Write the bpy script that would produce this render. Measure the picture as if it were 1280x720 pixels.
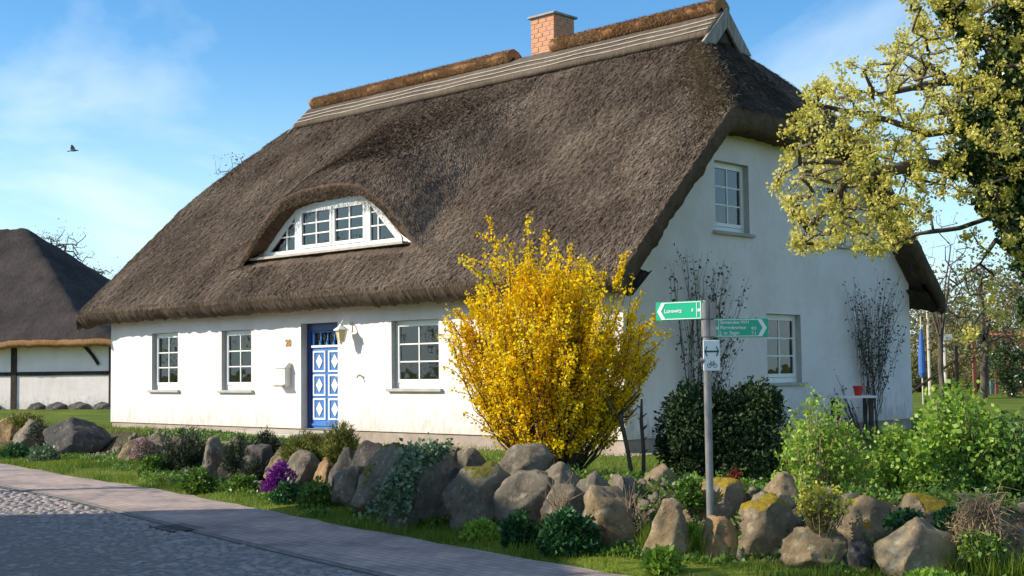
import bpy, bmesh, math, random
import numpy as np
from mathutils import Vector, Matrix
for o in list(bpy.data.objects): bpy.data.objects.remove(o)
scene = bpy.context.scene
COL = scene.collection
R = math.radians
rng = np.random.default_rng(7)
random.seed(7)

# ------------------------------------------------------------------ camera
EYE = 1.75
PITCH, ROLL, FPX = R(3.6), R(-0.713), 1625.1
cam = bpy.data.cameras.new('camera')
cam.sensor_width = 36.0; cam.lens = FPX / 1280 * 36.0
cam.clip_start = 0.1; cam.clip_end = 5000
cam_o = bpy.data.objects.new('camera', cam); COL.objects.link(cam_o)
_f = Vector((0, math.cos(PITCH), math.sin(PITCH))); _u = Vector((0, -math.sin(PITCH), math.cos(PITCH))); _r = Vector((1, 0, 0))
_right = _r * math.cos(ROLL) + _u * math.sin(ROLL); _up = _u * math.cos(ROLL) - _r * math.sin(ROLL)
M = Matrix((( _right.x, _up.x, -_f.x, 0), (_right.y, _up.y, -_f.y, 0), (_right.z, _up.z, -_f.z, EYE), (0, 0, 0, 1)))
cam_o.matrix_world = M
scene.camera = cam_o

# ------------------------------------------------------------------ world, sun, exposure
SUN_EL = R(30)
SUN_DIR = Vector((-0.993 * math.cos(SUN_EL), -0.12 * math.cos(SUN_EL), math.sin(SUN_EL))).normalized()   # towards the sun
world = bpy.data.worlds.new('World'); scene.world = world; world.use_nodes = True
wn = world.node_tree.nodes; wl = world.node_tree.links; wn.clear()
w_out = wn.new('ShaderNodeOutputWorld'); w_bg = wn.new('ShaderNodeBackground'); w_bg.inputs[1].default_value = 0.13
sky = wn.new('ShaderNodeTexSky'); sky.sky_type = 'NISHITA'; sky.sun_disc = False
sky.sun_elevation = SUN_EL; sky.sun_rotation = math.atan2(SUN_DIR.x, SUN_DIR.y)
sky.air_density = 1.0; sky.dust_density = 0.6; sky.ozone_density = 2.0
w_tc = wn.new('ShaderNodeTexCoord')
# thin cirrus: the direction divided by its height gives a flat cloud layer high above
w_sep = wn.new('ShaderNodeSeparateXYZ'); wl.new(w_tc.outputs['Generated'], w_sep.inputs[0])
w_add = wn.new('ShaderNodeMath'); w_add.operation = 'ADD'; w_add.inputs[1].default_value = 0.12
w_mx = wn.new('ShaderNodeMath'); w_mx.operation = 'MAXIMUM'; w_mx.inputs[1].default_value = 0.02
wl.new(w_sep.outputs[2], w_mx.inputs[0]); wl.new(w_mx.outputs[0], w_add.inputs[0])
w_dx = wn.new('ShaderNodeMath'); w_dx.operation = 'DIVIDE'; wl.new(w_sep.outputs[0], w_dx.inputs[0]); wl.new(w_add.outputs[0], w_dx.inputs[1])
w_dy = wn.new('ShaderNodeMath'); w_dy.operation = 'DIVIDE'; wl.new(w_sep.outputs[1], w_dy.inputs[0]); wl.new(w_add.outputs[0], w_dy.inputs[1])
w_com = wn.new('ShaderNodeCombineXYZ'); wl.new(w_dx.outputs[0], w_com.inputs[0]); wl.new(w_dy.outputs[0], w_com.inputs[1])
w_map = wn.new('ShaderNodeMapping'); w_map.inputs['Rotation'].default_value = (0, 0, R(24)); w_map.inputs['Scale'].default_value = (0.75, 0.34, 1); w_map.inputs['Location'].default_value = (1.45, 0.25, 0)
wl.new(w_com.outputs[0], w_map.inputs[0])
w_no = wn.new('ShaderNodeTexNoise'); w_no.inputs['Scale'].default_value = 1.15; w_no.inputs['Detail'].default_value = 7; w_no.inputs['Roughness'].default_value = 0.55; w_no.inputs['Distortion'].default_value = 0.35
wl.new(w_map.outputs[0], w_no.inputs['Vector'])
w_ra = wn.new('ShaderNodeValToRGB'); w_ra.color_ramp.elements[0].position = 0.48; w_ra.color_ramp.elements[1].position = 0.74
w_ra.color_ramp.elements[1].color = (0.8, 0.8, 0.8, 1)
wl.new(w_no.outputs['Fac'], w_ra.inputs[0])
w_mix = wn.new('ShaderNodeMix'); w_mix.data_type = 'RGBA'; w_mix.inputs['B'].default_value = (6.5, 7.0, 7.3, 1)
wl.new(w_ra.outputs[0], w_mix.inputs['Factor']); w_hs = wn.new('ShaderNodeHueSaturation'); w_hs.inputs['Saturation'].default_value = 1.12
w_ti = wn.new('ShaderNodeMix'); w_ti.data_type = 'RGBA'; w_ti.blend_type = 'MULTIPLY'; w_ti.inputs['Factor'].default_value = 1.0; w_ti.inputs['B'].default_value = (0.76, 1.0, 1.14, 1)
wl.new(sky.outputs[0], w_ti.inputs['A']); wl.new(w_ti.outputs['Result'], w_hs.inputs['Color'])
# pale spring haze towards the horizon, the same all round
w_hz = wn.new('ShaderNodeMapRange'); w_hz.interpolation_type = 'SMOOTHSTEP'
for k_, v_ in (('From Min', -0.02), ('From Max', 0.27), ('To Min', 0.9), ('To Max', 0.0)): w_hz.inputs[k_].default_value = v_
wl.new(w_sep.outputs[2], w_hz.inputs['Value'])
w_hm = wn.new('ShaderNodeMix'); w_hm.data_type = 'RGBA'; w_hm.inputs['B'].default_value = (4.7, 6.5, 7.3, 1)
wl.new(w_hz.outputs[0], w_hm.inputs['Factor']); wl.new(w_hs.outputs[0], w_hm.inputs['A']); wl.new(w_hm.outputs['Result'], w_mix.inputs['A'])
wl.new(w_mix.outputs['Result'], w_bg.inputs[0]); wl.new(w_bg.outputs[0], w_out.inputs[0])

sun = bpy.data.lights.new('sun', 'SUN'); sun.energy = 5.0; sun.angle = R(0.53); sun.color = (1.0, 0.90, 0.74)
sun_o = bpy.data.objects.new('sun', sun); COL.objects.link(sun_o)
sun_o.rotation_euler = SUN_DIR.to_track_quat('Z', 'Y').to_euler(); sun_o.location = (-30, 5, 30)

vs = scene.view_settings
vs.view_transform = 'Standard'; vs.look = 'None'; vs.exposure = 0.44; vs.gamma = 1.0; vs.use_curve_mapping = False
scene.render.engine = 'CYCLES'
scene.cycles.max_bounces = 6; scene.cycles.transparent_max_bounces = 12

# ------------------------------------------------------------------ small helpers
def ray(px, py):
    u, v = px - 640, py - 360; cr, sr = math.cos(ROLL), math.sin(ROLL)
    a = cr * u + sr * v; b = -sr * u + cr * v; cp, sp = math.cos(PITCH), math.sin(PITCH)
    return np.array([a, FPX * cp + b * sp, FPX * sp - b * cp]) / FPX
def gp(px, py, z=0.0):                       # where a sight line meets the level z
    d = ray(px, py); t = (z - EYE) / d[2]; return np.array([0, 0, EYE]) + d * t
def dp(px, py, dep):                         # ... or a given distance
    d = ray(px, py); t = dep / d[1]; return np.array([0, 0, EYE]) + d * t

def tag(o, label=None, cat=None, group=None, kind=None):
    if label: o['label'] = label
    if cat: o['category'] = cat
    if group: o['group'] = group
    if kind: o['kind'] = kind
    return o
def empty(name, loc=(0, 0, 0), rz=0.0, label=None, cat=None, group=None):
    o = bpy.data.objects.new(name, None); COL.objects.link(o); o.location = loc; o.rotation_euler = (0, 0, rz)
    o.empty_display_size = 0.2
    return tag(o, label, cat, group)
def link(name, me, mat=None, parent=None):
    o = bpy.data.objects.new(name, me); COL.objects.link(o)
    if mat is not None and len(me.materials) == 0: me.materials.append(mat)
    if parent is not None: o.parent = parent
    return o
def fast_mesh(name, V, F, smooth=False):
    V = np.ascontiguousarray(V, dtype=np.float32); F = np.ascontiguousarray(F, dtype=np.int32)
    me = bpy.data.meshes.new(name); k = F.shape[1]
    me.vertices.add(len(V)); me.vertices.foreach_set('co', V.ravel())
    me.loops.add(F.size); me.loops.foreach_set('vertex_index', F.ravel())
    me.polygons.add(len(F)); me.polygons.foreach_set('loop_start', np.arange(0, F.size, k, dtype=np.int32))
    try: me.polygons.foreach_set('loop_total', np.full(len(F), k, dtype=np.int32))
    except Exception: pass
    me.update(calc_edges=True)
    if smooth: me.polygons.foreach_set('use_smooth', np.ones(len(F), dtype=bool))
    return me
def fobj(name, V, F, mat, parent=None, smooth=False):
    return link(name, fast_mesh(name, V, F, smooth), mat, parent)

class MB:
    """collects boxes, bars and polygons; build() makes ONE mesh object of them"""
    def __init__(s): s.v = []; s.f = []
    def poly(s, pts):
        n = len(s.v); s.v += [tuple(p) for p in pts]; s.f.append(tuple(range(n, n + len(pts)))); return s
    def box(s, a, b):
        (x0, y0, z0), (x1, y1, z1) = a, b; n = len(s.v)
        s.v += [(x0, y0, z0), (x1, y0, z0), (x1, y1, z0), (x0, y1, z0), (x0, y0, z1), (x1, y0, z1), (x1, y1, z1), (x0, y1, z1)]
        s.f += [tuple(n + i for i in q) for q in ((0, 3, 2, 1), (4, 5, 6, 7), (0, 1, 5, 4), (1, 2, 6, 5), (2, 3, 7, 6), (3, 0, 4, 7))]; return s
    def hexa(s, p):                     # eight corners, same order as box
        n = len(s.v); s.v += [tuple(q) for q in p]
        s.f += [tuple(n + i for i in q) for q in ((0, 3, 2, 1), (4, 5, 6, 7), (0, 1, 5, 4), (1, 2, 6, 5), (2, 3, 7, 6), (3, 0, 4, 7))]; return s
    def prism(s, outline, d):           # outline: list of 3D points (planar), d: extrusion vector
        n = len(s.v); k = len(outline); d = np.array(d, float)
        s.v += [tuple(p) for p in outline] + [tuple(np.array(p, float) + d) for p in outline]
        s.f.append(tuple(range(n, n + k))[::-1]); s.f.append(tuple(range(n + k, n + 2 * k)))
        for i in range(k):
            j = (i + 1) % k; s.f.append((n + i, n + j, n + k + j, n + k + i))
        return s
    def tube(s, path, rad, sides=6):
        V, F = tube(path, rad, sides); n = len(s.v)
        s.v += [tuple(p) for p in V]; s.f += [tuple(int(i) + n for i in f) for f in F]; return s
    def ring(s, path_r_z, sides=12, c=(0, 0, 0)):      # lathe about z: list of (r, z)
        n = len(s.v); m = len(path_r_z)
        for r, z in path_r_z:
            for i in range(sides):
                a = 2 * math.pi * i / sides; s.v.append((c[0] + r * math.cos(a), c[1] + r * math.sin(a), c[2] + z))
        for j in range(m - 1):
            for i in range(sides):
                k = (i + 1) % sides; s.f.append((n + j * sides + i, n + j * sides + k, n + (j + 1) * sides + k, n + (j + 1) * sides + i))
        s.f.append(tuple(n + i for i in range(sides))[::-1]); s.f.append(tuple(n + (m - 1) * sides + i for i in range(sides))); return s
    def build(s, name, mat, parent=None, bevel=0.0, smooth=False, kind=None):
        me = bpy.data.meshes.new(name); me.from_pydata([tuple(map(float, p)) for p in s.v], [], s.f); me.update()
        if bevel or True:
            bm = bmesh.new(); bm.from_mesh(me); bmesh.ops.recalc_face_normals(bm, faces=bm.faces)
            if bevel: bmesh.ops.bevel(bm, geom=list(bm.edges), offset=bevel, segments=1, affect='EDGES')
            bm.to_mesh(me); bm.free()
        if smooth: me.polygons.foreach_set('use_smooth', np.ones(len(me.polygons), dtype=bool))
        o = link(name, me, mat, parent)
        if kind: o['kind'] = kind
        return o

def tube(path, rad, sides=6):
    P = np.asarray(path, float); n = len(P); rad = np.broadcast_to(np.asarray(rad, float), (n,))
    T = np.gradient(P, axis=0); T /= np.linalg.norm(T, axis=1)[:, None] + 1e-9
    ref = np.array([0, 0, 1.0]) if abs(T[:, 2]).mean() < 0.8 else np.array([1.0, 0, 0])
    A = np.cross(T, ref); A /= np.linalg.norm(A, axis=1)[:, None] + 1e-9; B = np.cross(T, A)
    ang = np.linspace(0, 2 * math.pi, sides, endpoint=False)
    V = (P[:, None, :] + rad[:, None, None] * (np.cos(ang)[None, :, None] * A[:, None, :] + np.sin(ang)[None, :, None] * B[:, None, :])).reshape(-1, 3)
    i = np.arange(n - 1)[:, None] * sides; j = np.arange(sides)[None, :]; k = (j + 1) % sides
    F = np.stack([i + j, i + k, i + sides + k, i + sides + j], -1).reshape(-1, 4)
    return V, F
class Tubes:
    def __init__(s): s.V = []; s.F = []; s.n = 0
    def add(s, path, rad, sides=4):
        V, F = tube(path, rad, sides); s.V.append(V); s.F.append(F + s.n); s.n += len(V)
    def build(s, name, mat, parent=None): return fobj(name, np.concatenate(s.V), np.concatenate(s.F), mat, parent, True)

def unit(v): return v / (np.linalg.norm(v, axis=-1, keepdims=True) + 1e-9)
def leaves(P, size, aspect=0.5, up=0.3, axis=None, jitter=1.0, fold=0.25):
    """kite-shaped, slightly folded leaves at points P; returns verts and quads"""
    n = len(P); s = np.broadcast_to(np.asarray(size, float), (n,))[:, None] * rng.uniform(0.7, 1.25, (n, 1))
    d = rng.normal(size=(n, 3)) * jitter
    if axis is not None: d = d + axis
    d[:, 2] += up; d = unit(d)
    w = unit(np.cross(d, rng.normal(size=(n, 3)))); nn = np.cross(w, d)
    a = P; b = P + s * (0.5 * d + aspect * 0.5 * w + fold * 0.3 * nn); c = P + s * (d - 0.05 * nn); e = P + s * (0.5 * d - aspect * 0.5 * w + fold * 0.3 * nn)
    V = np.stack([a, b, c, e], 1).reshape(-1, 3); F = np.arange(4 * n).reshape(n, 4)
    return V, F
def blades(P, length, width, lean=0.35, axis=None):
    """upright thin triangles (grass, needles)"""
    n = len(P); L = np.broadcast_to(np.asarray(length, float), (n,))[:, None] * rng.uniform(0.5, 1.3, (n, 1))
    d = rng.normal(size=(n, 3)) * lean; d[:, 2] = np.abs(d[:, 2]) * 0.3 + 1.0
    if axis is not None: d = axis + rng.normal(size=(n, 3)) * lean
    d = unit(d); a = rng.uniform(0, 2 * math.pi, n); w = np.stack([np.cos(a), np.sin(a), np.zeros(n)], 1) * width * 0.5
    V = np.stack([P - w, P + w, P + d * L], 1).reshape(-1, 3); return V, np.arange(3 * n).reshape(n, 3)

def vnoise(x, y, seed=0):
    """smooth value noise in [-1, 1], vectorised"""
    xi = np.floor(x).astype(np.int64); yi = np.floor(y).astype(np.int64); fx = x - xi; fy = y - yi
    fx = fx * fx * (3 - 2 * fx); fy = fy * fy * (3 - 2 * fy)
    def h(i, j):
        n = (i * 374761393 + j * 668265263 + seed * 1442695041) & 0x7fffffff
        n = ((n ^ (n >> 13)) * 1274126177) & 0x7fffffff; n = n ^ (n >> 16)
        return (n & 0xffff) / 32767.5 - 1.0
    return (h(xi, yi) * (1 - fx) + h(xi + 1, yi) * fx) * (1 - fy) + (h(xi, yi + 1) * (1 - fx) + h(xi + 1, yi + 1) * fx) * fy
def fbm(x, y, seed=0, o=3):
    r = 0; a = 1.0; t = 0
    for k in range(o): r = r + a * vnoise(x * 2 ** k, y * 2 ** k, seed + k); t += a; a *= 0.5
    return r / t
def sstep(a, b, x):
    t = np.clip((x - a) / (b - a), 0, 1); return t * t * (3 - 2 * t)

def grow(start, targets, seg=0.25, wig=0.12, sag=0.0, anchor=None):
    """branching skeleton: `start` is a list of polylines (trunk, limbs) that exist already,
    each target is joined to the nearest node by a slightly crooked twig"""
    pos = []; par = []
    for path in start:
        path = [np.asarray(p, float) for p in path]; prev = -1
        if pos:
            dd = [np.linalg.norm(q - path[0]) for q in pos]; k = int(np.argmin(dd))
            prev = k
            if dd[k] < 1e-3: path = path[1:]
        for i, p in enumerate(path):
            if prev >= 0:
                q = pos[prev]; m = max(1, int(np.linalg.norm(p - q) / seg))
                for j in range(1, m):
                    pos.append(q + (p - q) * j / m + rng.normal(size=3) * wig * 0.25 * seg); par.append(prev); prev = len(pos) - 1
            pos.append(p); par.append(prev); prev = len(pos) - 1
    A = np.zeros((len(pos) + len(targets) * 24, 3)); n = len(pos); A[:n] = pos; par = par + [0] * (len(A) - n)
    root = A[0].copy() if anchor is None else np.asarray(anchor, float)
    tg = np.asarray(targets, float); order = np.argsort(np.min(np.linalg.norm(tg[:, None, :] - A[None, :n:3, :], axis=2), axis=1))
    tips = []; rd = np.linalg.norm(A - root, axis=1)
    for t in tg[order]:
        d = np.linalg.norm(A[:n] - t, axis=1) + 0.25 * np.maximum(0, rd[:n] - np.linalg.norm(t - root))
        k = int(np.argmin(d)); q = A[k].copy(); L = np.linalg.norm(t - q); m = min(20, max(1, int(L / seg))); prev = k
        side = rng.normal(size=3) * wig * L
        for j in range(1, m + 1):
            u = j / m; p = q + (t - q) * u + side * math.sin(u * math.pi) + rng.normal(size=3) * wig * 0.3 * seg - np.array([0, 0, sag * L * math.sin(u * math.pi)])
            if n >= len(A): break
            A[n] = p; par[n] = prev; rd[n] = np.linalg.norm(p - root); prev = n; n += 1
        tips.append(prev)
    A = A[:n]; par = np.array(par[:n]); cnt = np.zeros(n)
    cnt[tips] += 1
    for i in range(n - 1, -1, -1):
        if par[i] >= 0: cnt[par[i]] += max(cnt[i], 0.0)
    return A, par, np.maximum(cnt, 1), np.array(tips)
def skeleton_tubes(A, par, cnt, r0, power=0.45, rmax=None, sides=4, tb=None):
    rad = r0 * cnt ** power
    if rmax: rad = np.minimum(rad, rmax)
    tb = tb or Tubes(); n = len(A); kids = [[] for _ in range(n)]
    for i in range(n):
        if par[i] >= 0: kids[par[i]].append(i)
    done = np.zeros(n, bool)
    for i in range(n):
        if done[i] and par[i] >= 0: continue
        path = []; k = i
        if par[i] >= 0: path.append(par[i])
        while True:
            path.append(k); done[k] = True
            ch = [c for c in kids[k] if not done[c]]
            if not ch: break
            k = max(ch, key=lambda c: cnt[c])
        if len(path) >= 2:
            rr = rad[path].copy()
            if par[i] >= 0: rr[0] = min(rr[0], rr[1])
            rr[-1] *= 0.5
            tb.add(A[path], rr, 7 if rr[0] > 0.04 else sides)
    return tb

# ------------------------------------------------------------------ materials
def new_mat(name):
    m = bpy.data.materials.new(name); m.use_nodes = True; nt = m.node_tree; nt.nodes.clear()
    out = nt.nodes.new('ShaderNodeOutputMaterial'); return m, nt, out
def N(nt, t, **kw):
    n = nt.nodes.new(t)
    for k, v in kw.items(): setattr(n, k, v)
    return n
def setp(n, d):
    for k, v in d.items(): n.inputs[k].default_value = v
    return n
def ramp(nt, stops):
    r = N(nt, 'ShaderNodeValToRGB'); e = r.color_ramp.elements
    while len(e) > 1: e.remove(e[-1])
    e[0].position = stops[0][0]; e[0].color = (*stops[0][1], 1)
    for p, c in stops[1:]:
        x = e.new(p); x.color = (*c, 1)
    return r
def surf(name, c1, c2, scale=5.0, rough=0.8, bump=0.3, bscale=None, detail=6, stretch=None, spec=0.3, metal=0.0, mid=(0.35, 0.65), bdist=0.02):
    m, nt, out = new_mat(name); b = N(nt, 'ShaderNodeBsdfPrincipled'); setp(b, {'Roughness': rough, 'Metallic': metal, 'Specular IOR Level': spec})
    tc = N(nt, 'ShaderNodeTexCoord'); mp = N(nt, 'ShaderNodeMapping'); nt.links.new(tc.outputs['Object'], mp.inputs[0])
    if stretch: mp.inputs['Scale'].default_value = stretch
    no = setp(N(nt, 'ShaderNodeTexNoise'), {'Scale': scale, 'Detail': detail, 'Roughness': 0.6}); nt.links.new(mp.outputs[0], no.inputs['Vector'])
    r = ramp(nt, [(mid[0], c1), (mid[1], c2)]); nt.links.new(no.outputs['Fac'], r.inputs[0]); nt.links.new(r.outputs[0], b.inputs['Base Color'])
    if bump:
        n2 = setp(N(nt, 'ShaderNodeTexNoise'), {'Scale': bscale or scale * 4, 'Detail': 5}); nt.links.new(mp.outputs[0], n2.inputs['Vector'])
        bu = setp(N(nt, 'ShaderNodeBump'), {'Strength': bump, 'Distance': bdist}); nt.links.new(n2.outputs['Fac'], bu.inputs['Height']); nt.links.new(bu.outputs[0], b.inputs['Normal'])
    nt.links.new(b.outputs[0], out.inputs[0]); return m
def leafmat(name, cols, trans=0.35, rough=0.5, spec=0.35, patch=1.2):
    """each leaf takes its own shade (random per island) and each clump another"""
    m, nt, out = new_mat(name); g = N(nt, 'ShaderNodeNewGeometry')
    n = len(cols); r = ramp(nt, [(i / max(1, n - 1), c) for i, c in enumerate(cols)])
    tc = N(nt, 'ShaderNodeTexCoord'); no = setp(N(nt, 'ShaderNodeTexNoise'), {'Scale': patch, 'Detail': 2}); nt.links.new(tc.outputs['Object'], no.inputs['Vector'])
    mx = N(nt, 'ShaderNodeMath', operation='MULTIPLY_ADD'); mx.inputs[1].default_value = 0.65
    sub = N(nt, 'ShaderNodeMath', operation='MULTIPLY_ADD'); sub.inputs[1].default_value = 1.4; sub.inputs[2].default_value = -0.52
    nt.links.new(no.outputs['Fac'], sub.inputs[0]); nt.links.new(g.outputs['Random Per Island'], mx.inputs[0]); nt.links.new(sub.outputs[0], mx.inputs[2])
    nt.links.new(mx.outputs[0], r.inputs[0])
    b = N(nt, 'ShaderNodeBsdfPrincipled'); setp(b, {'Roughness': rough, 'Specular IOR Level': spec}); nt.links.new(r.outputs[0], b.inputs['Base Color'])
    t = N(nt, 'ShaderNodeBsdfTranslucent'); nt.links.new(r.outputs[0], t.inputs['Color'])
    ms = N(nt, 'ShaderNodeMixShader'); ms.inputs[0].default_value = trans; nt.links.new(b.outputs[0], ms.inputs[1]); nt.links.new(t.outputs[0], ms.inputs[2])
    nt.links.new(ms.outputs[0], out.inputs[0]); return m
def plain(name, c, rough=0.5, metal=0.0, spec=0.5): return surf(name, tuple(x * 0.93 for x in c), c, scale=9, rough=rough, bump=0.04, metal=metal, spec=spec)
def glassmat(name, tint=(0.9, 0.95, 0.95)):
    m, nt, out = new_mat(name); fr = setp(N(nt, 'ShaderNodeFresnel'), {'IOR': 1.55}); gl = setp(N(nt, 'ShaderNodeBsdfGlossy'), {'Roughness': 0.02})
    # old panes are never quite flat
    tc = N(nt, 'ShaderNodeTexCoord'); no = setp(N(nt, 'ShaderNodeTexNoise'), {'Scale': 3.0, 'Detail': 1}); nt.links.new(tc.outputs['Object'], no.inputs['Vector'])
    bu = setp(N(nt, 'ShaderNodeBump'), {'Strength': 0.25, 'Distance': 0.01}); nt.links.new(no.outputs['Fac'], bu.inputs['Height']); nt.links.new(bu.outputs[0], gl.inputs['Normal'])
    tr = setp(N(nt, 'ShaderNodeBsdfTransparent'), {'Color': (*tint, 1)})
    ad = N(nt, 'ShaderNodeMath', operation='ADD'); ad.inputs[1].default_value = 0.06; nt.links.new(fr.outputs[0], ad.inputs[0])
    ms = N(nt, 'ShaderNodeMixShader'); nt.links.new(ad.outputs[0], ms.inputs[0]); nt.links.new(tr.outputs[0], ms.inputs[1]); nt.links.new(gl.outputs[0], ms.inputs[2])
    nt.links.new(ms.outputs[0], out.inputs[0]); return m

def stucco(name):
    m, nt, out = new_mat(name); b = N(nt, 'ShaderNodeBsdfPrincipled'); setp(b, {'Roughness': 0.9, 'Specular IOR Level': 0.15})
    tc = N(nt, 'ShaderNodeTexCoord')
    n1 = setp(N(nt, 'ShaderNodeTexNoise'), {'Scale': 1.3, 'Detail': 8, 'Roughness': 0.65}); nt.links.new(tc.outputs['Object'], n1.inputs['Vector'])
    r1 = ramp(nt, [(0.3, (0.72, 0.64, 0.61)), (0.6, (0.82, 0.745, 0.73))]); nt.links.new(n1.outputs['Fac'], r1.inputs[0])
    # rain-splash dirt: ragged blotches along the foot of the wall
    sp = N(nt, 'ShaderNodeSeparateXYZ'); nt.links.new(tc.outputs['Object'], sp.inputs[0])
    mp = N(nt, 'ShaderNodeMapping'); mp.inputs['Scale'].default_value = (5, 5, 2.2); nt.links.new(tc.outputs['Object'], mp.inputs[0])
    n2 = setp(N(nt, 'ShaderNodeTexNoise'), {'Scale': 1.6, 'Detail': 7, 'Roughness': 0.7}); nt.links.new(mp.outputs[0], n2.inputs['Vector'])
    mr = setp(N(nt, 'ShaderNodeMapRange'), {'From Min': 0.0, 'From Max': 0.75, 'To Min': 0.17, 'To Max': -0.12}); nt.links.new(sp.outputs[2], mr.inputs['Value'])
    ad = N(nt, 'ShaderNodeMath', operation='ADD'); nt.links.new(n2.outputs['Fac'], ad.inputs[0]); nt.links.new(mr.outputs[0], ad.inputs[1])
    r2 = ramp(nt, [(0.47, (0, 0, 0)), (0.70, (0.6, 0.6, 0.6))]); nt.links.new(ad.outputs[0], r2.inputs[0])
    mx = N(nt, 'ShaderNodeMix', data_type='RGBA'); nt.links.new(r2.outputs[0], mx.inputs['Factor']); nt.links.new(r1.outputs[0], mx.inputs['A']); mx.inputs['B'].default_value = (0.42, 0.37, 0.32, 1)
    nt.links.new(mx.outputs['Result'], b.inputs['Base Color'])
    n3 = setp(N(nt, 'ShaderNodeTexNoise'), {'Scale': 26, 'Detail': 6}); nt.links.new(tc.outputs['Object'], n3.inputs['Vector'])
    n4 = setp(N(nt, 'ShaderNodeTexNoise'), {'Scale': 2.2, 'Detail': 3}); nt.links.new(tc.outputs['Object'], n4.inputs['Vector'])
    m4 = N(nt, 'ShaderNodeMath', operation='MULTIPLY_ADD'); m4.inputs[1].default_value = 3.0; nt.links.new(n4.outputs['Fac'], m4.inputs[0]); nt.links.new(n3.outputs['Fac'], m4.inputs[2])
    bu = setp(N(nt, 'ShaderNodeBump'), {'Strength': 0.35, 'Distance': 0.02}); nt.links.new(m4.outputs[0], bu.inputs['Height']); nt.links.new(bu.outputs[0], b.inputs['Normal'])
    nt.links.new(b.outputs[0], out.inputs[0]); return m

def thatchmat(name, cols, sx=9.0):
    m, nt, out = new_mat(name); b = N(nt, 'ShaderNodeBsdfPrincipled'); setp(b, {'Roughness': 0.95, 'Specular IOR Level': 0.1})
    tc = N(nt, 'ShaderNodeTexCoord'); mp = N(nt, 'ShaderNodeMapping'); mp.inputs['Scale'].default_value = (sx, 2.2, 2.2); nt.links.new(tc.outputs['Object'], mp.inputs[0])
    n1 = setp(N(nt, 'ShaderNodeTexNoise'), {'Scale': 2.0, 'Detail': 8, 'Roughness': 0.7}); nt.links.new(mp.outputs[0], n1.inputs['Vector'])
    n2 = setp(N(nt, 'ShaderNodeTexNoise'), {'Scale': 0.7, 'Detail': 5, 'Roughness': 0.6}); nt.links.new(tc.outputs['Object'], n2.inputs['Vector'])
    ad = N(nt, 'ShaderNodeMath', operation='MULTIPLY_ADD'); ad.inputs[1].default_value = 0.7; nt.links.new(n2.outputs['Fac'], ad.inputs[0])
    hf = N(nt, 'ShaderNodeMath', operation='MULTIPLY_ADD'); hf.inputs[1].default_value = 0.8; hf.inputs[2].default_value = -0.25; nt.links.new(n1.outputs['Fac'], hf.inputs[0]); nt.links.new(hf.outputs[0], ad.inputs[2])
    r = ramp(nt, [(0.25 + 0.5 * i / (len(cols) - 1), c) for i, c in enumerate(cols)]); nt.links.new(ad.outputs[0], r.inputs[0]); nt.links.new(r.outputs[0], b.inputs['Base Color'])
    mp2 = N(nt, 'ShaderNodeMapping'); mp2.inputs['Scale'].default_value = (sx * 4, 7, 7); nt.links.new(tc.outputs['Object'], mp2.inputs[0])
    n3 = setp(N(nt, 'ShaderNodeTexNoise'), {'Scale': 1.6, 'Detail': 6}); nt.links.new(mp2.outputs[0], n3.inputs['Vector'])
    bu = setp(N(nt, 'ShaderNodeBump'), {'Strength': 0.8, 'Distance': 0.05}); nt.links.new(n3.outputs['Fac'], bu.inputs['Height']); nt.links.new(bu.outputs[0], b.inputs['Normal'])
    nt.links.new(b.outputs[0], out.inputs[0]); return m

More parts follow.
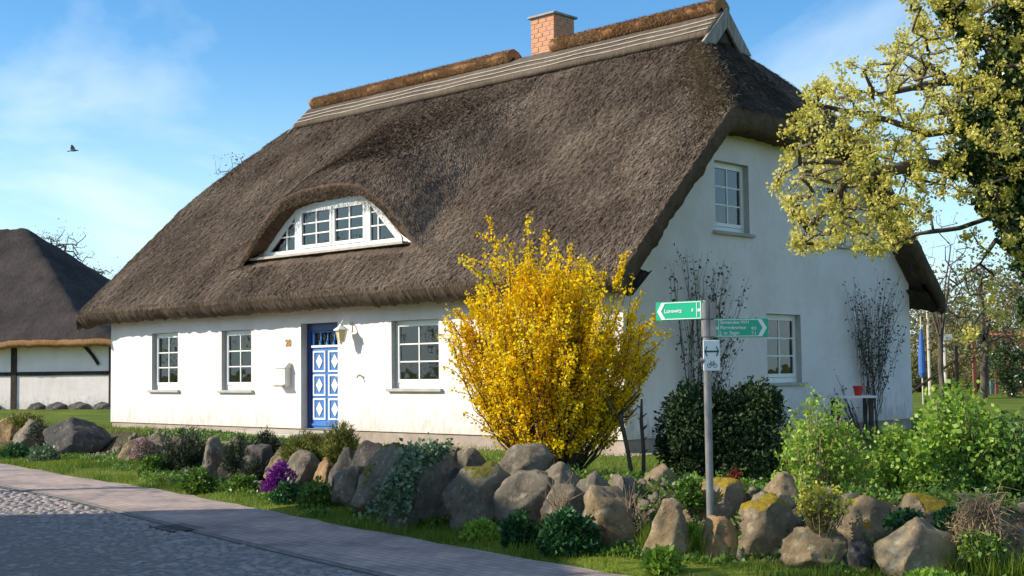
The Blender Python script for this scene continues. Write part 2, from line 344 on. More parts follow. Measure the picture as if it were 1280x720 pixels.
def stonemat(name, c1, c2, moss=0.0, mosscol=((0.22, 0.17, 0.02), (0.42, 0.28, 0.02))):
    m, nt, out = new_mat(name); b = N(nt, 'ShaderNodeBsdfPrincipled'); setp(b, {'Roughness': 0.92, 'Specular IOR Level': 0.2})
    tc = N(nt, 'ShaderNodeTexCoord')
    n1 = setp(N(nt, 'ShaderNodeTexNoise'), {'Scale': 3.2, 'Detail': 9, 'Roughness': 0.68}); nt.links.new(tc.outputs['Object'], n1.inputs['Vector'])
    r = ramp(nt, [(0.30, tuple(x * 0.3 for x in c1)), (0.46, tuple(x * 0.8 for x in c1)), (0.58, c1), (0.72, c2)]); nt.links.new(n1.outputs['Fac'], r.inputs[0])
    # pale lichen spots
    vo = setp(N(nt, 'ShaderNodeTexNoise'), {'Scale': 11, 'Detail': 4, 'Roughness': 0.6}); nt.links.new(tc.outputs['Object'], vo.inputs['Vector'])
    rl = ramp(nt, [(0.55, (0, 0, 0)), (0.70, (0.55, 0.55, 0.55))]); nt.links.new(vo.outputs['Fac'], rl.inputs[0])
    ml = N(nt, 'ShaderNodeMix', data_type='RGBA'); nt.links.new(rl.outputs[0], ml.inputs['Factor']); nt.links.new(r.outputs[0], ml.inputs['A']); ml.inputs['B'].default_value = (*[min(0.6, x * 1.25 + 0.02) for x in c2], 1)
    col = ml.outputs['Result']
    if moss > 0:
        g = N(nt, 'ShaderNodeNewGeometry'); sp = N(nt, 'ShaderNodeSeparateXYZ'); nt.links.new(g.outputs['Normal'], sp.inputs[0])
        n2 = setp(N(nt, 'ShaderNodeTexNoise'), {'Scale': 4.0, 'Detail': 6, 'Roughness': 0.65}); nt.links.new(tc.outputs['Object'], n2.inputs['Vector'])
        a = N(nt, 'ShaderNodeMath', operation='MULTIPLY_ADD'); a.inputs[1].default_value = 1.5; nt.links.new(n2.outputs['Fac'], a.inputs[0]); nt.links.new(sp.outputs[2], a.inputs[2])
        rm = ramp(nt, [((1.55 - moss - 0.10) / 2, (0, 0, 0)), ((1.55 - moss + 0.02) / 2, (0.95, 0.95, 0.95))])
        sc = N(nt, 'ShaderNodeMath', operation='MULTIPLY'); sc.inputs[1].default_value = 0.5; nt.links.new(a.outputs[0], sc.inputs[0]); nt.links.new(sc.outputs[0], rm.inputs[0])
        n5 = setp(N(nt, 'ShaderNodeTexNoise'), {'Scale': 22, 'Detail': 3}); nt.links.new(tc.outputs['Object'], n5.inputs['Vector'])
        rc = ramp(nt, [(0.35, mosscol[0]), (0.65, mosscol[1])]); nt.links.new(n5.outputs['Fac'], rc.inputs[0])
        mm = N(nt, 'ShaderNodeMix', data_type='RGBA'); nt.links.new(rm.outputs[0], mm.inputs['Factor']); nt.links.new(col, mm.inputs['A']); nt.links.new(rc.outputs[0], mm.inputs['B'])
        col = mm.outputs['Result']
    nt.links.new(col, b.inputs['Base Color'])
    n3 = setp(N(nt, 'ShaderNodeTexNoise'), {'Scale': 9, 'Detail': 12, 'Roughness': 0.75}); nt.links.new(tc.outputs['Object'], n3.inputs['Vector'])
    bu = setp(N(nt, 'ShaderNodeBump'), {'Strength': 1.0, 'Distance': 0.06}); nt.links.new(n3.outputs['Fac'], bu.inputs['Height']); nt.links.new(bu.outputs[0], b.inputs['Normal'])
    nt.links.new(b.outputs[0], out.inputs[0]); return m

MT = {}
MT['stucco'] = stucco('white_stucco')
MT['plinth'] = surf('plinth_render', (0.27, 0.22, 0.18), (0.40, 0.33, 0.28), scale=3, rough=0.95, bump=0.4)
MT['reveal'] = surf('grey_reveal_paint', (0.40, 0.40, 0.39), (0.48, 0.48, 0.46), scale=4, bump=0.1)
MT['sill'] = surf('sill_stone', (0.36, 0.35, 0.33), (0.46, 0.45, 0.42), scale=6, bump=0.15)
MT['white'] = plain('white_window_paint', (0.80, 0.80, 0.78), rough=0.35)
MT['glass'] = glassmat('window_glass')
MT['thatch'] = thatchmat('grey_brown_thatch', [(0.034, 0.024, 0.018), (0.108, 0.080, 0.062), (0.195, 0.150, 0.115)])
MT['straw'] = leafmat('thatch_straw', [(0.028, 0.019, 0.014), (0.095, 0.070, 0.054), (0.18, 0.137, 0.105), (0.33, 0.265, 0.20)], trans=0.0, rough=0.9, spec=0.1, patch=0.8)
MT['tuft'] = leafmat('pale_straw', [(0.16, 0.13, 0.09), (0.30, 0.25, 0.17), (0.42, 0.36, 0.25)], trans=0.0, rough=0.9, spec=0.1)
MT['verge_thatch'] = thatchmat('thatch_cut_edge', [(0.05, 0.035, 0.025), (0.11, 0.075, 0.05), (0.17, 0.115, 0.07)])
MT['ridge'] = thatchmat('ridge_reed', [(0.17, 0.085, 0.038), (0.35, 0.185, 0.085), (0.48, 0.28, 0.14)])
MT['skirt'] = thatchmat('ridge_skirt_reed', [(0.06, 0.046, 0.034), (0.12, 0.093, 0.07), (0.18, 0.14, 0.105)])
MT['batten'] = surf('pale_batten', (0.34, 0.30, 0.25), (0.48, 0.43, 0.36), scale=5, bump=0.2)
MT['oldwood'] = surf('weathered_board', (0.20, 0.17, 0.14), (0.36, 0.32, 0.28), scale=3, stretch=(1, 6, 1), bump=0.3)
MT['darkwood'] = surf('tarred_timber', (0.018, 0.014, 0.011), (0.05, 0.038, 0.03), scale=4, stretch=(3, 3, 1), bump=0.4)
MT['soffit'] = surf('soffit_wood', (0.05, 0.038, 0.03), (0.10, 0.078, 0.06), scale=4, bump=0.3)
MT['brick'] = surf('orange_brick', (0.42, 0.17, 0.09), (0.60, 0.29, 0.16), scale=2.5, rough=0.9, bump=0.4, bscale=30)
MT['mortar'] = surf('mortar', (0.40, 0.34, 0.28), (0.50, 0.44, 0.37), scale=12, bump=0.3)
MT['lead'] = surf('lead_sheet', (0.20, 0.19, 0.18), (0.30, 0.28, 0.26), scale=5, rough=0.55, bump=0.1)
MT['blue_dark'] = plain('dark_blue_door_frame', (0.012, 0.03, 0.16), rough=0.35)
MT['blue'] = plain('blue_door_paint', (0.045, 0.17, 0.48), rough=0.4)
MT['white_gloss'] = plain('white_door_trim', (0.80, 0.79, 0.80), rough=0.4)
MT['concrete'] = surf('step_stone', (0.36, 0.32, 0.26), (0.54, 0.48, 0.40), scale=4, bump=0.3)
MT['brass'] = surf('number_bronze', (0.30, 0.16, 0.04), (0.45, 0.26, 0.08), scale=8, rough=0.5, bump=0.05, metal=0.3)
MT['lamp_white'] = plain('lamp_white_metal', (0.72, 0.71, 0.66), rough=0.35)
MT['lamp_glass'] = plain('lamp_cream_glass', (0.75, 0.62, 0.34), rough=0.2)
MT['galv'] = surf('galvanised_steel', (0.17, 0.17, 0.175), (0.29, 0.29, 0.29), scale=6, rough=0.42, bump=0.05, metal=0.35)
MT['sign_green'] = plain('sign_green', (0.0, 0.40, 0.22), rough=0.35)
MT['sign_white'] = plain('sign_white', (0.78, 0.80, 0.79), rough=0.35)
MT['sign_dark'] = plain('sign_dark_green', (0.0, 0.06, 0.035), rough=0.4)
MT['bark'] = surf('bark', (0.055, 0.042, 0.032), (0.13, 0.105, 0.085), scale=6, stretch=(1, 1, 0.4), bump=0.6)
MT['twig'] = surf('twig_bark', (0.06, 0.045, 0.032), (0.14, 0.105, 0.075), scale=6, bump=0.2)
MT['darktwig'] = surf('dark_twig', (0.05, 0.04, 0.034), (0.13, 0.105, 0.085), scale=6, bump=0.2)
MT['tan_twig'] = surf('dry_stem', (0.22, 0.15, 0.09), (0.42, 0.31, 0.2), scale=6, bump=0.2)
MT['forsythia'] = leafmat('forsythia_petals', [(0.66, 0.36, 0.0), (0.90, 0.60, 0.004), (0.95, 0.72, 0.012), (0.98, 0.82, 0.05)], trans=0.42, rough=0.6, spec=0.1)
MT['evergreen'] = leafmat('dark_evergreen_leaf', [(0.012, 0.026, 0.010), (0.03, 0.058, 0.02), (0.065, 0.105, 0.035)], trans=0.1, rough=0.55, spec=0.2)
MT['ivy'] = leafmat('ivy_leaf', [(0.02, 0.045, 0.014), (0.05, 0.09, 0.025), (0.11, 0.16, 0.05)], trans=0.15, rough=0.3, spec=0.5)
MT['ivy_pale'] = leafmat('variegated_ivy_leaf', [(0.05, 0.10, 0.04), (0.14, 0.22, 0.11), (0.34, 0.40, 0.26)], trans=0.2, rough=0.4)
MT['blossom'] = leafmat('maple_blossom', [(0.42, 0.38, 0.06), (0.66, 0.60, 0.13), (0.80, 0.72, 0.27)], trans=0.45, rough=0.6, spec=0.1)
MT['fresh'] = leafmat('fresh_green_leaf', [(0.11, 0.22, 0.025), (0.28, 0.44, 0.05), (0.50, 0.62, 0.12)], trans=0.4, rough=0.45)
MT['mid'] = leafmat('mid_green_leaf', [(0.04, 0.10, 0.018), (0.11, 0.21, 0.03), (0.24, 0.35, 0.06)], trans=0.3, rough=0.45)
MT['deep'] = leafmat('deep_green_leaf', [(0.012, 0.05, 0.016), (0.03, 0.10, 0.03), (0.055, 0.16, 0.05)], trans=0.25, rough=0.4)
MT['needle'] = leafmat('rosemary_needle', [(0.018, 0.032, 0.018), (0.045, 0.065, 0.035), (0.08, 0.105, 0.05)], trans=0.15, rough=0.6)
MT['heath'] = leafmat('yellow_green_heath', [(0.09, 0.11, 0.02), (0.18, 0.20, 0.035), (0.30, 0.30, 0.06)], trans=0.3, rough=0.6)
MT['purple'] = leafmat('purple_petal', [(0.09, 0.005, 0.14), (0.22, 0.01, 0.30), (0.34, 0.05, 0.42)], trans=0.3, rough=0.6)
MT['pink'] = leafmat('pink_petal', [(0.30, 0.14, 0.20), (0.52, 0.30, 0.36), (0.62, 0.44, 0.48)], trans=0.3, rough=0.6)
MT['spurge'] = leafmat('spurge_yellow_green', [(0.34, 0.36, 0.04), (0.58, 0.56, 0.07), (0.75, 0.70, 0.12)], trans=0.35, rough=0.6)
MT['dry'] = leafmat('dry_stalk', [(0.20, 0.13, 0.07), (0.36, 0.26, 0.14), (0.52, 0.40, 0.24)], trans=0.2, rough=0.8)
MT['grassblade'] = leafmat('grass_blade', [(0.06, 0.12, 0.012), (0.14, 0.22, 0.02), (0.28, 0.33, 0.04)], trans=0.35, rough=0.6, patch=0.6)
MT['red_leaf'] = leafmat('red_leaf', [(0.12, 0.01, 0.01), (0.28, 0.03, 0.02)], trans=0.3)
MT['olive'] = leafmat('olive_spring_leaf', [(0.10, 0.10, 0.035), (0.17, 0.165, 0.055), (0.26, 0.24, 0.08)], trans=0.35, rough=0.7)
MT['ochre'] = leafmat('ochre_bud_leaf', [(0.14, 0.11, 0.045), (0.23, 0.175, 0.06), (0.32, 0.25, 0.09)], trans=0.35, rough=0.7)
MT['greenfar'] = leafmat('far_green_leaf', [(0.07, 0.10, 0.025), (0.13, 0.17, 0.035), (0.22, 0.26, 0.06)], trans=0.35, rough=0.7)
MT['budgrey'] = leafmat('grey_pink_bud', [(0.18, 0.14, 0.11), (0.30, 0.24, 0.19), (0.40, 0.33, 0.26)], trans=0.3, rough=0.7)
MT['climber_leaf'] = leafmat('climber_leaf', [(0.03, 0.035, 0.02), (0.07, 0.075, 0.04), (0.13, 0.13, 0.06)], trans=0.15, rough=0.5)
MT['parasol'] = plain('blue_parasol_cloth', (0.04, 0.13, 0.42), rough=0.8)
MT['redpaint'] = plain('red_brown_wood', (0.26, 0.075, 0.045), rough=0.7)
MT['redpot'] = plain('red_pot', (0.55, 0.02, 0.015), rough=0.4)
MT['palewood'] = surf('pale_pole_wood', (0.45, 0.40, 0.32), (0.62, 0.56, 0.46), scale=5, bump=0.2)
MT['teal'] = plain('teal_plastic', (0.22, 0.46, 0.42), rough=0.5)
MT['curtain'] = surf('curtain_cloth', (0.55, 0.54, 0.52), (0.72, 0.71, 0.69), scale=3, stretch=(9, 9, 0.4), bump=0.4)
MT['indoor'] = plain('dark_room', (0.13, 0.11, 0.09), rough=0.9)
MT['bird'] = plain('grey_plumage', (0.10, 0.11, 0.13), rough=0.8)
MT['iron'] = plain('dark_iron', (0.03, 0.03, 0.03), rough=0.6)
MT['barn_thatch_shaded'] = thatchmat('thatch_shade_darkened', [(0.022, 0.018, 0.018), (0.05, 0.042, 0.04), (0.085, 0.07, 0.065)])  # thatch colours darkened to stand in for shade on the barn roof
# ------------------------------------------------------------------ ground
WALL_Y = np.array([4.0, 10.17, 10.51, 10.96, 11.33, 12.1, 12.67, 13.45, 14.57, 15.45, 17.8, 19.12, 20.98, 24.9, 27.0, 28.26, 31.0, 60.0])
WALL_X = np.array([9.5, 3.93, 3.55, 3.04, 2.45, 1.50, 0.75, 0.10, -0.74, -1.54, -2.74, -3.66, -5.04, -7.2, -8.8, -10.0, -12.0, -33.0])
ROAD_Y = np.array([-30., 4.0, 11.3, 12.27, 14.12, 16.83, 19.77, 22.24, 26.12, 60.0, 90.0])
ROAD_X = np.array([32., 6.3, 0.73, -0.03, -1.41, -3.32, -5.35, -7.38, -10.27, -38.0, -64.])
def wall_d(x, y): return (x - np.interp(y, WALL_Y, WALL_X)) * 0.80
def road_d(x, y): return (x - np.interp(y, ROAD_Y, ROAD_X)) * 0.80
def ground_z(x, y):
    x = np.asarray(x, float); y = np.asarray(y, float)
    dw = wall_d(x, y); dr = road_d(x, y)
    z = 0.045 * sstep(0.0, 0.5, dr)
    z = z + 0.47 * sstep(0.15, 1.0, dw) - 0.15 * sstep(1.2, 3.5, dw)
    z = z + 0.02 * fbm(x * 0.9, y * 0.9, 3) * sstep(0.0, 0.4, dr)
    onroad = (dr < 0.02) & (dr > -5.5)
    z = np.where(onroad, -0.06, z)
    return z
def spaced(lo, hi, fine_lo, fine_hi, step, far_ratio=1.25):
    a = list(np.arange(fine_lo, fine_hi, step)); s = step; p = a[-1]
    while p < hi: s *= far_ratio; p += s; a.append(p)
    s = step; p = a[0]; pre = []
    while p > lo: s *= far_ratio; p -= s; pre.append(p)
    return np.array(pre[::-1] + a)
gx = spaced(-1500, 1500, -14, 12, 0.16); gy = spaced(-400, 2500, 8, 32, 0.16)
X, Y = np.meshgrid(gx, gy); Z = ground_z(X, Y)
nx, ny = len(gx), len(gy)
idx = np.arange(nx * ny).reshape(ny, nx)
GF = np.stack([idx[:-1, :-1], idx[:-1, 1:], idx[1:, 1:], idx[1:, :-1]], -1).reshape(-1, 4)
m, nt, out = new_mat('grass_and_soil'); b = N(nt, 'ShaderNodeBsdfPrincipled'); setp(b, {'Roughness': 0.95, 'Specular IOR Level': 0.1}); at_ = N(nt, 'ShaderNodeAttribute', attribute_name='soil')
tc = N(nt, 'ShaderNodeTexCoord')
n1 = setp(N(nt, 'ShaderNodeTexNoise'), {'Scale': 0.5, 'Detail': 9, 'Roughness': 0.65}); nt.links.new(tc.outputs['Object'], n1.inputs['Vector'])
r1 = ramp(nt, [(0.3, (0.055, 0.085, 0.012)), (0.5, (0.105, 0.145, 0.016)), (0.7, (0.17, 0.20, 0.022))]); nt.links.new(n1.outputs['Fac'], r1.inputs[0])
n2 = setp(N(nt, 'ShaderNodeTexNoise'), {'Scale': 1.5, 'Detail': 10, 'Roughness': 0.7}); nt.links.new(tc.outputs['Object'], n2.inputs['Vector'])
r2 = ramp(nt, [(0.54, (0, 0, 0)), (0.66, (0.7, 0.7, 0.7))]); nt.links.new(n2.outputs['Fac'], r2.inputs[0])
n3 = setp(N(nt, 'ShaderNodeTexNoise'), {'Scale': 18, 'Detail': 6}); nt.links.new(tc.outputs['Object'], n3.inputs['Vector'])
r3 = ramp(nt, [(0.35, (0.035, 0.028, 0.02)), (0.65, (0.12, 0.095, 0.065))]); nt.links.new(n3.outputs['Fac'], r3.inputs[0])
mx = N(nt, 'ShaderNodeMix', data_type='RGBA'); so = N(nt, 'ShaderNodeMath', operation='MAXIMUM'); nt.links.new(r2.outputs[0], so.inputs[0]); nt.links.new(at_.outputs['Fac'], so.inputs[1]); nt.links.new(so.outputs[0], mx.inputs['Factor']); nt.links.new(r1.outputs[0], mx.inputs['A']); nt.links.new(r3.outputs[0], mx.inputs['B'])
nt.links.new(mx.outputs['Result'], b.inputs['Base Color'])
bu = setp(N(nt, 'ShaderNodeBump'), {'Strength': 0.8, 'Distance': 0.05}); nt.links.new(n3.outputs['Fac'], bu.inputs['Height']); nt.links.new(bu.outputs[0], b.inputs['Normal'])
nt.links.new(b.outputs[0], out.inputs[0]); MT['ground'] = m
ground = fobj('ground', np.stack([X, Y, Z], -1).reshape(-1, 3), GF, MT['ground'], None, True); ground['kind'] = 'structure'
DW = wall_d(X, Y); soil_a = sstep(-0.25, 0.0, DW) * (1 - sstep(1.2, 1.9, DW)) * (Y < 34)
at = ground.data.attributes.new('soil', 'FLOAT', 'POINT'); at.data.foreach_set('value', soil_a.ravel().astype(np.float32))

# ------------------------------------------------------------------ road: smooth edge strip, gutter, cobbled middle
ry = np.concatenate([np.arange(-28, 6, 2.0), np.arange(6, 32, 0.25), np.arange(32, 88, 2.0)])
rx = np.interp(ry, ROAD_Y, ROAD_X)
k = np.ones(9) / 9; rx_s = np.convolve(np.pad(rx, 4, mode='edge'), k, 'valid'); inner = (ry > 8) & (ry < 30); rx = np.where(inner, rx_s, rx)
RT = np.stack([np.gradient(rx), np.gradient(ry)], 1); RT = unit(RT); RN = np.stack([-RT[:, 1], RT[:, 0]], 1)   # RN points into the road (to the left)
if RN[40, 0] > 0: RN = -RN
def strip(name, offs, zs, mat, rag=0.0):
    V = []; 
    for o, z in zip(offs, zs):
        e = o + (rag * vnoise(ry * 3.1, ry * 0 + o, 5) if (rag and o == offs[0]) else 0)
        V.append(np.stack([rx + RN[:, 0] * e, ry + RN[:, 1] * e, np.full(len(ry), z)], 1))
    V = np.stack(V, 1); n, kk = V.shape[:2]; ii = np.arange(n * kk).reshape(n, kk)
    F = np.stack([ii[:-1, :-1], ii[1:, :-1], ii[1:, 1:], ii[:-1, 1:]], -1).reshape(-1, 4)
    return fobj(name, V.reshape(-1, 3), F, mat)
m, nt, out = new_mat('worn_paving'); b = N(nt, 'ShaderNodeBsdfPrincipled'); setp(b, {'Roughness': 0.85, 'Specular IOR Level': 0.25})
tc = N(nt, 'ShaderNodeTexCoord'); mp = N(nt, 'ShaderNodeMapping'); mp.inputs['Rotation'].default_value = (0, 0, R(52)); nt.links.new(tc.outputs['Object'], mp.inputs[0])
br = N(nt, 'ShaderNodeTexBrick'); setp(br, {'Scale': 1.0, 'Brick Width': 0.21, 'Row Height': 0.105, 'Mortar Size': 0.005, 'Color1': (0.42, 0.335, 0.305, 1), 'Color2': (0.34, 0.275, 0.255, 1), 'Mortar': (0.17, 0.14, 0.125, 1)}); nt.links.new(mp.outputs[0], br.inputs['Vector'])
n1 = setp(N(nt, 'ShaderNodeTexNoise'), {'Scale': 1.1, 'Detail': 8, 'Roughness': 0.65}); nt.links.new(tc.outputs['Object'], n1.inputs['Vector'])
r1 = ramp(nt, [(0.3, (0.5, 0.5, 0.51)), (0.5, (0.95, 0.93, 0.9)), (0.7, (1.3, 1.22, 1.12))]); nt.links.new(n1.outputs['Fac'], r1.inputs[0])
mx = N(nt, 'ShaderNodeMix', data_type='RGBA', blend_type='MULTIPLY'); mx.inputs['Factor'].default_value = 1; nt.links.new(br.outputs['Color'], mx.inputs['A']); nt.links.new(r1.outputs[0], mx.inputs['B'])
nt.links.new(mx.outputs['Result'], b.inputs['Base Color'])
bu = setp(N(nt, 'ShaderNodeBump'), {'Strength': 0.5, 'Distance': 0.01}); nt.links.new(br.outputs['Fac'], bu.inputs['Height']); bu.invert = True; nt.links.new(bu.outputs[0], b.inputs['Normal'])
nt.links.new(b.outputs[0], out.inputs[0]); MT['paving'] = m
MT['gutter'] = surf('gutter_stone', (0.13, 0.12, 0.11), (0.22, 0.20, 0.18), scale=6, bump=0.4)
MT['bed'] = surf('cobble_bed_sand', (0.14, 0.125, 0.11), (0.25, 0.225, 0.20), scale=14, bump=0.6)
MT['cobble'] = surf('granite_cobble', (0.215, 0.185, 0.175), (0.37, 0.32, 0.30), scale=3.5, rough=0.7, bump=0.4, spec=0.35)
road = strip('road', [-0.02, 0.5, 1.0, 1.42], [0.012, 0.016, 0.014, 0.008], MT['paving'], rag=0.05); road['kind'] = 'structure'
far_edge = strip('paved_edge_strip', [5.25, 6.6], [0.010, 0.014], MT['paving']); far_edge.parent = road
gut = strip('gutter', [1.42, 1.45, 1.48], [0.006, -0.004, -0.008], MT['gutter']); gut.parent = road
bed = strip('cobble_bed', [1.48, 3.4, 5.25], [-0.014, 0.0, -0.010], MT['bed']); bed.parent = road
# cobbles: rounded heads set in rows along the road
def cobble_mesh(seed):
    r = np.random.default_rng(seed); a = np.linspace(0, 2 * math.pi, 8, endpoint=False) + 0.2
    def loop(s, z, j): return np.stack([np.cos(a) * s * (1 + 0.12 * r.normal(size=8) * j) , np.sin(a) * s * (1 + 0.12 * r.normal(size=8) * j), np.full(8, z) + 0.006 * r.normal(size=8) * j], 1)
    rr = 1 + 0.1 * r.normal(size=8)
    L0 = loop(0.5, -0.05, 0); L0[:, :2] *= rr[:, None]; L1 = loop(0.48, 0.0, 1); L2 = loop(0.40, 0.010, 1)
    V = np.concatenate([L0, L1, L2, [[0, 0, 0.012]]]); F = []
    for b0 in (0, 8):
        for i in range(8): F.append((b0 + i, b0 + (i + 1) % 8, b0 + 8 + (i + 1) % 8, b0 + 8 + i))
    for i in range(8): F.append((16 + i, 16 + (i + 1) % 8, 24))
    me = bpy.data.meshes.new('cobble'); me.from_pydata(V.tolist(), [], F); me.update()
    me.polygons.foreach_set('use_smooth', np.ones(len(F), dtype=bool)); me.materials.append(MT['cobble']); return me
cob = [cobble_mesh(s) for s in range(7)]
arc = np.concatenate([[0], np.cumsum(np.hypot(np.diff(rx), np.diff(ry)))])
places = []
s0, s1 = np.interp(9.0, ry, arc), np.interp(31.0, ry, arc); s = s0; row = 0
while s < s1:
    step = 0.11 + 0.02 * rng.uniform(-1, 1); o = 1.50 + rng.uniform(0, 0.06)
    while o < 5.2:
        w = rng.uniform(0.09, 0.17); sj = s + rng.normal() * 0.018
        cx = np.interp(sj, arc, rx); cy = np.interp(sj, arc, ry); nxx = np.interp(sj, arc, RN[:, 0]); nyy = np.interp(sj, arc, RN[:, 1])
        oc = o + w / 2; x, y = cx + nxx * oc, cy + nyy * oc
        u = x / y * FPX
        if u > -690: places.append((x, y, w, step, math.atan2(nyy, nxx)))
        o += w * 1.02
    s += step
places.sort(key=lambda p: p[1])
def bedz(y): return -0.012
for i, (x, y, w, st, a) in enumerate(places[:300]):
    o = bpy.data.objects.new('cobble', cob[rng.integers(7)]); COL.objects.link(o); o.parent = road
    o.location = (x, y, -0.014 + rng.normal() * 0.005); o.rotation_euler = (rng.normal() * 0.05, rng.normal() * 0.05, a + (math.pi if rng.random() < 0.5 else 0)); o.scale = (w * 0.98, st * 0.98, 1.0)
Vs, Fs, n = [], [], 0
base = [(np.array([v.co[:] for v in me.vertices]), [tuple(p.vertices) for p in me.polygons]) for me in cob]
for (x, y, w, st, a) in places[300:]:
    v, f = base[rng.integers(7)]; c, sn = math.cos(a), math.sin(a); q = v * np.array([w * 0.98, st * 0.98, 1.0])
    Vs.append(np.stack([x + c * q[:, 0] - sn * q[:, 1], y + sn * q[:, 0] + c * q[:, 1], q[:, 2] - 0.014 + rng.normal() * 0.005], 1)); Fs += [tuple(i + n for i in t) for t in f]; n += len(v)
me = bpy.data.meshes.new('distant_cobbles'); me.from_pydata(np.concatenate(Vs).tolist(), [], Fs); me.update(); me.polygons.foreach_set('use_smooth', np.ones(len(Fs), dtype=bool))
oc_ = link('distant_cobbles', me, MT['cobble'], road); oc_['kind'] = 'stuff'
# iron drain grate in the gutter
g = gp(222, 660, 0.0); dr = MB()
for i in range(6): dr.box((-0.30 + i * 0.11, -0.16, 0.0), (-0.30 + i * 0.11 + 0.05, 0.16, 0.03))
dr.box((-0.34, -0.20, 0.0), (0.34, -0.16, 0.032)); dr.box((-0.34, 0.16, 0.0), (0.34, 0.20, 0.032))
dg = dr.build('drain_grate', MT['iron']); dg.location = (g[0], g[1], -0.020); dg.rotation_euler = (0, 0, R(-52)); tag(dg, 'dark iron drain grate in the gutter beside the cobbles', 'drain')

# ------------------------------------------------------------------ the thatched house
HX, HY, HZ, HYAW = 1.788, 20.962, 0.60, R(-43.496)
house = empty('thatched_house', (HX, HY, HZ), HYAW, 'long white cottage with a high thatched roof and blue front door', 'house')
L, W = 16.1, 9.9
hc, hs = math.cos(HYAW), math.sin(HYAW)
def H(x, y, z=0.0): return np.array([HX + hc * x - hs * y, HY + hs * x + hc * y, HZ + z])
# --- roof surface as a height over the plan
EB_C, EB_Y = -8.08, 0.05
def smin(a, b, k): h = np.clip(0.5 + 0.5 * (b - a) / k, 0, 1); return b * (1 - h) + a * h - k * h * (1 - h)
def smax(a, b, k): return -smin(-a, -b, k)
RX0, RX1, RY0, RY1 = -16.62, 0.50, -0.65, 10.55
def roof_main(x, y):
    z = smin(2.75 + 0.966 * (y - RY0), 2.75 + 0.966 * (RY1 - y), 0.25)
    z = smin(z, 5.82 + 0.96 * (RX1 - x), 0.24); z = smin(z, 5.82 + 1.0 * (x - RX0), 0.3)
    return z - 0.10 * np.exp(-((x - RX1) / 0.35) ** 2) - 0.10 * np.exp(-((x - RX0) / 0.35) ** 2)
_ebx = np.linspace(-13.2, -3.4, 197)
_ebz = np.interp(_ebx, [-12.4, -11.3, -10.65, -9.9, -9.1, -8.4, -7.3, -6.65, -5.9, -5.3, -4.9, -4.4, -4.1], [2.6, 3.15, 3.62, 4.33, 4.86, 4.95, 4.95, 4.86, 4.42, 3.90, 3.45, 2.9, 2.6])
_ebz = np.convolve(np.pad(_ebz, 7, mode='edge'), np.hanning(17)[1:-1] / np.hanning(17)[1:-1].sum(), 'valid')
def eb_top(x): return np.interp(x, _ebx, _ebz)
def eb_bump(x): return np.clip((eb_top(x) - 2.61) / 2.4, 0, 1)
_eb2 = np.interp(_ebx, [-12.5, -11.5, -10.8, -9.95, -9.2, -8.4, -7.2, -6.35, -5.65, -5.15, -4.75, -4.35], [2.4, 3.1, 3.65, 4.45, 4.98, 5.14, 5.18, 5.06, 4.35, 3.5, 2.9, 2.4])
_eb2 = np.convolve(np.pad(_eb2, 6, mode='edge'), np.hanning(15)[1:-1] / np.hanning(15)[1:-1].sum(), 'valid')
def eyebrow(x, y):
    """how far the eyebrow lifts the thatch above the plain slope; it dies out towards the ridge"""
    k = sstep(0.0, 0.8, y - EB_Y); e_ = eb_top(x) * (1 - k) + np.interp(x, _ebx, _eb2) * k - 3.426
    return smax(e_, 0.0 * e_, 0.22) * np.clip(1 - (y - EB_Y) / 4.3, 0, 1) ** 1.2
def roof_top(x, y, eb=True):
    z = roof_main(x, y)
    if eb:
        z = np.where(y >= EB_Y - 1e-6, z + eyebrow(x, y) * (eb_bump(x) > 1e-4), z)
    return z
def relief(x, y):
    s = y * 1.39
    return 0.016 * fbm(x * 5.0 + 0.8 * s, s * 2.0, 11, 2) + 0.014 * vnoise(x * 17 + 1 * s, s * 5.5, 17) + 0.015 * vnoise(x * 11 - 1.5 * s, s * 7.5, 19) + 0.035 * fbm(x * 0.8, s * 0.6, 23, 2)
def grid_faces(n, mm, off=0):
    ii = np.arange(n * mm).reshape(n, mm) + off
    return np.stack([ii[:-1, :-1], ii[:-1, 1:], ii[1:, 1:], ii[1:, :-1]], -1).reshape(-1, 4)
xs = np.linspace(RX0, RX1, 600)
y1 = np.linspace(RY0, EB_Y, 26); y2 = np.concatenate([np.linspace(EB_Y, 5.2, 185), np.linspace(5.3, RY1, 45)])
TV, TF, tn = [], [], 0
def add_grid(P):
    global tn
    n, mm = P.shape[:2]; TV.append(P.reshape(-1, 3)); TF.append(grid_faces(n, mm, tn)); tn += n * mm
Xg, Yg = np.meshgrid(xs, y1); add_grid(np.stack([Xg, Yg, roof_top(Xg, Yg, False) + relief(Xg, Yg)], -1))
Xg, Yg = np.meshgrid(xs, y2); add_grid(np.stack([Xg, Yg, roof_top(Xg, Yg) + relief(Xg, Yg)], -1))
# apron of thatch running in under the eyebrow to the window
xa = np.linspace(-11.8, -4.3, 150); ya = np.linspace(EB_Y, 0.75, 9)
Xg, Yg = np.meshgrid(xa, ya); add_grid(np.stack([Xg, Yg, roof_main(Xg, Yg) + relief(Xg, Yg) - 0.012 - 0.07 * sstep(0.12, 0.26, Yg)], -1))
roof_t = fobj('roof', np.concatenate(TV), np.concatenate(TF), MT['thatch'], house, True)
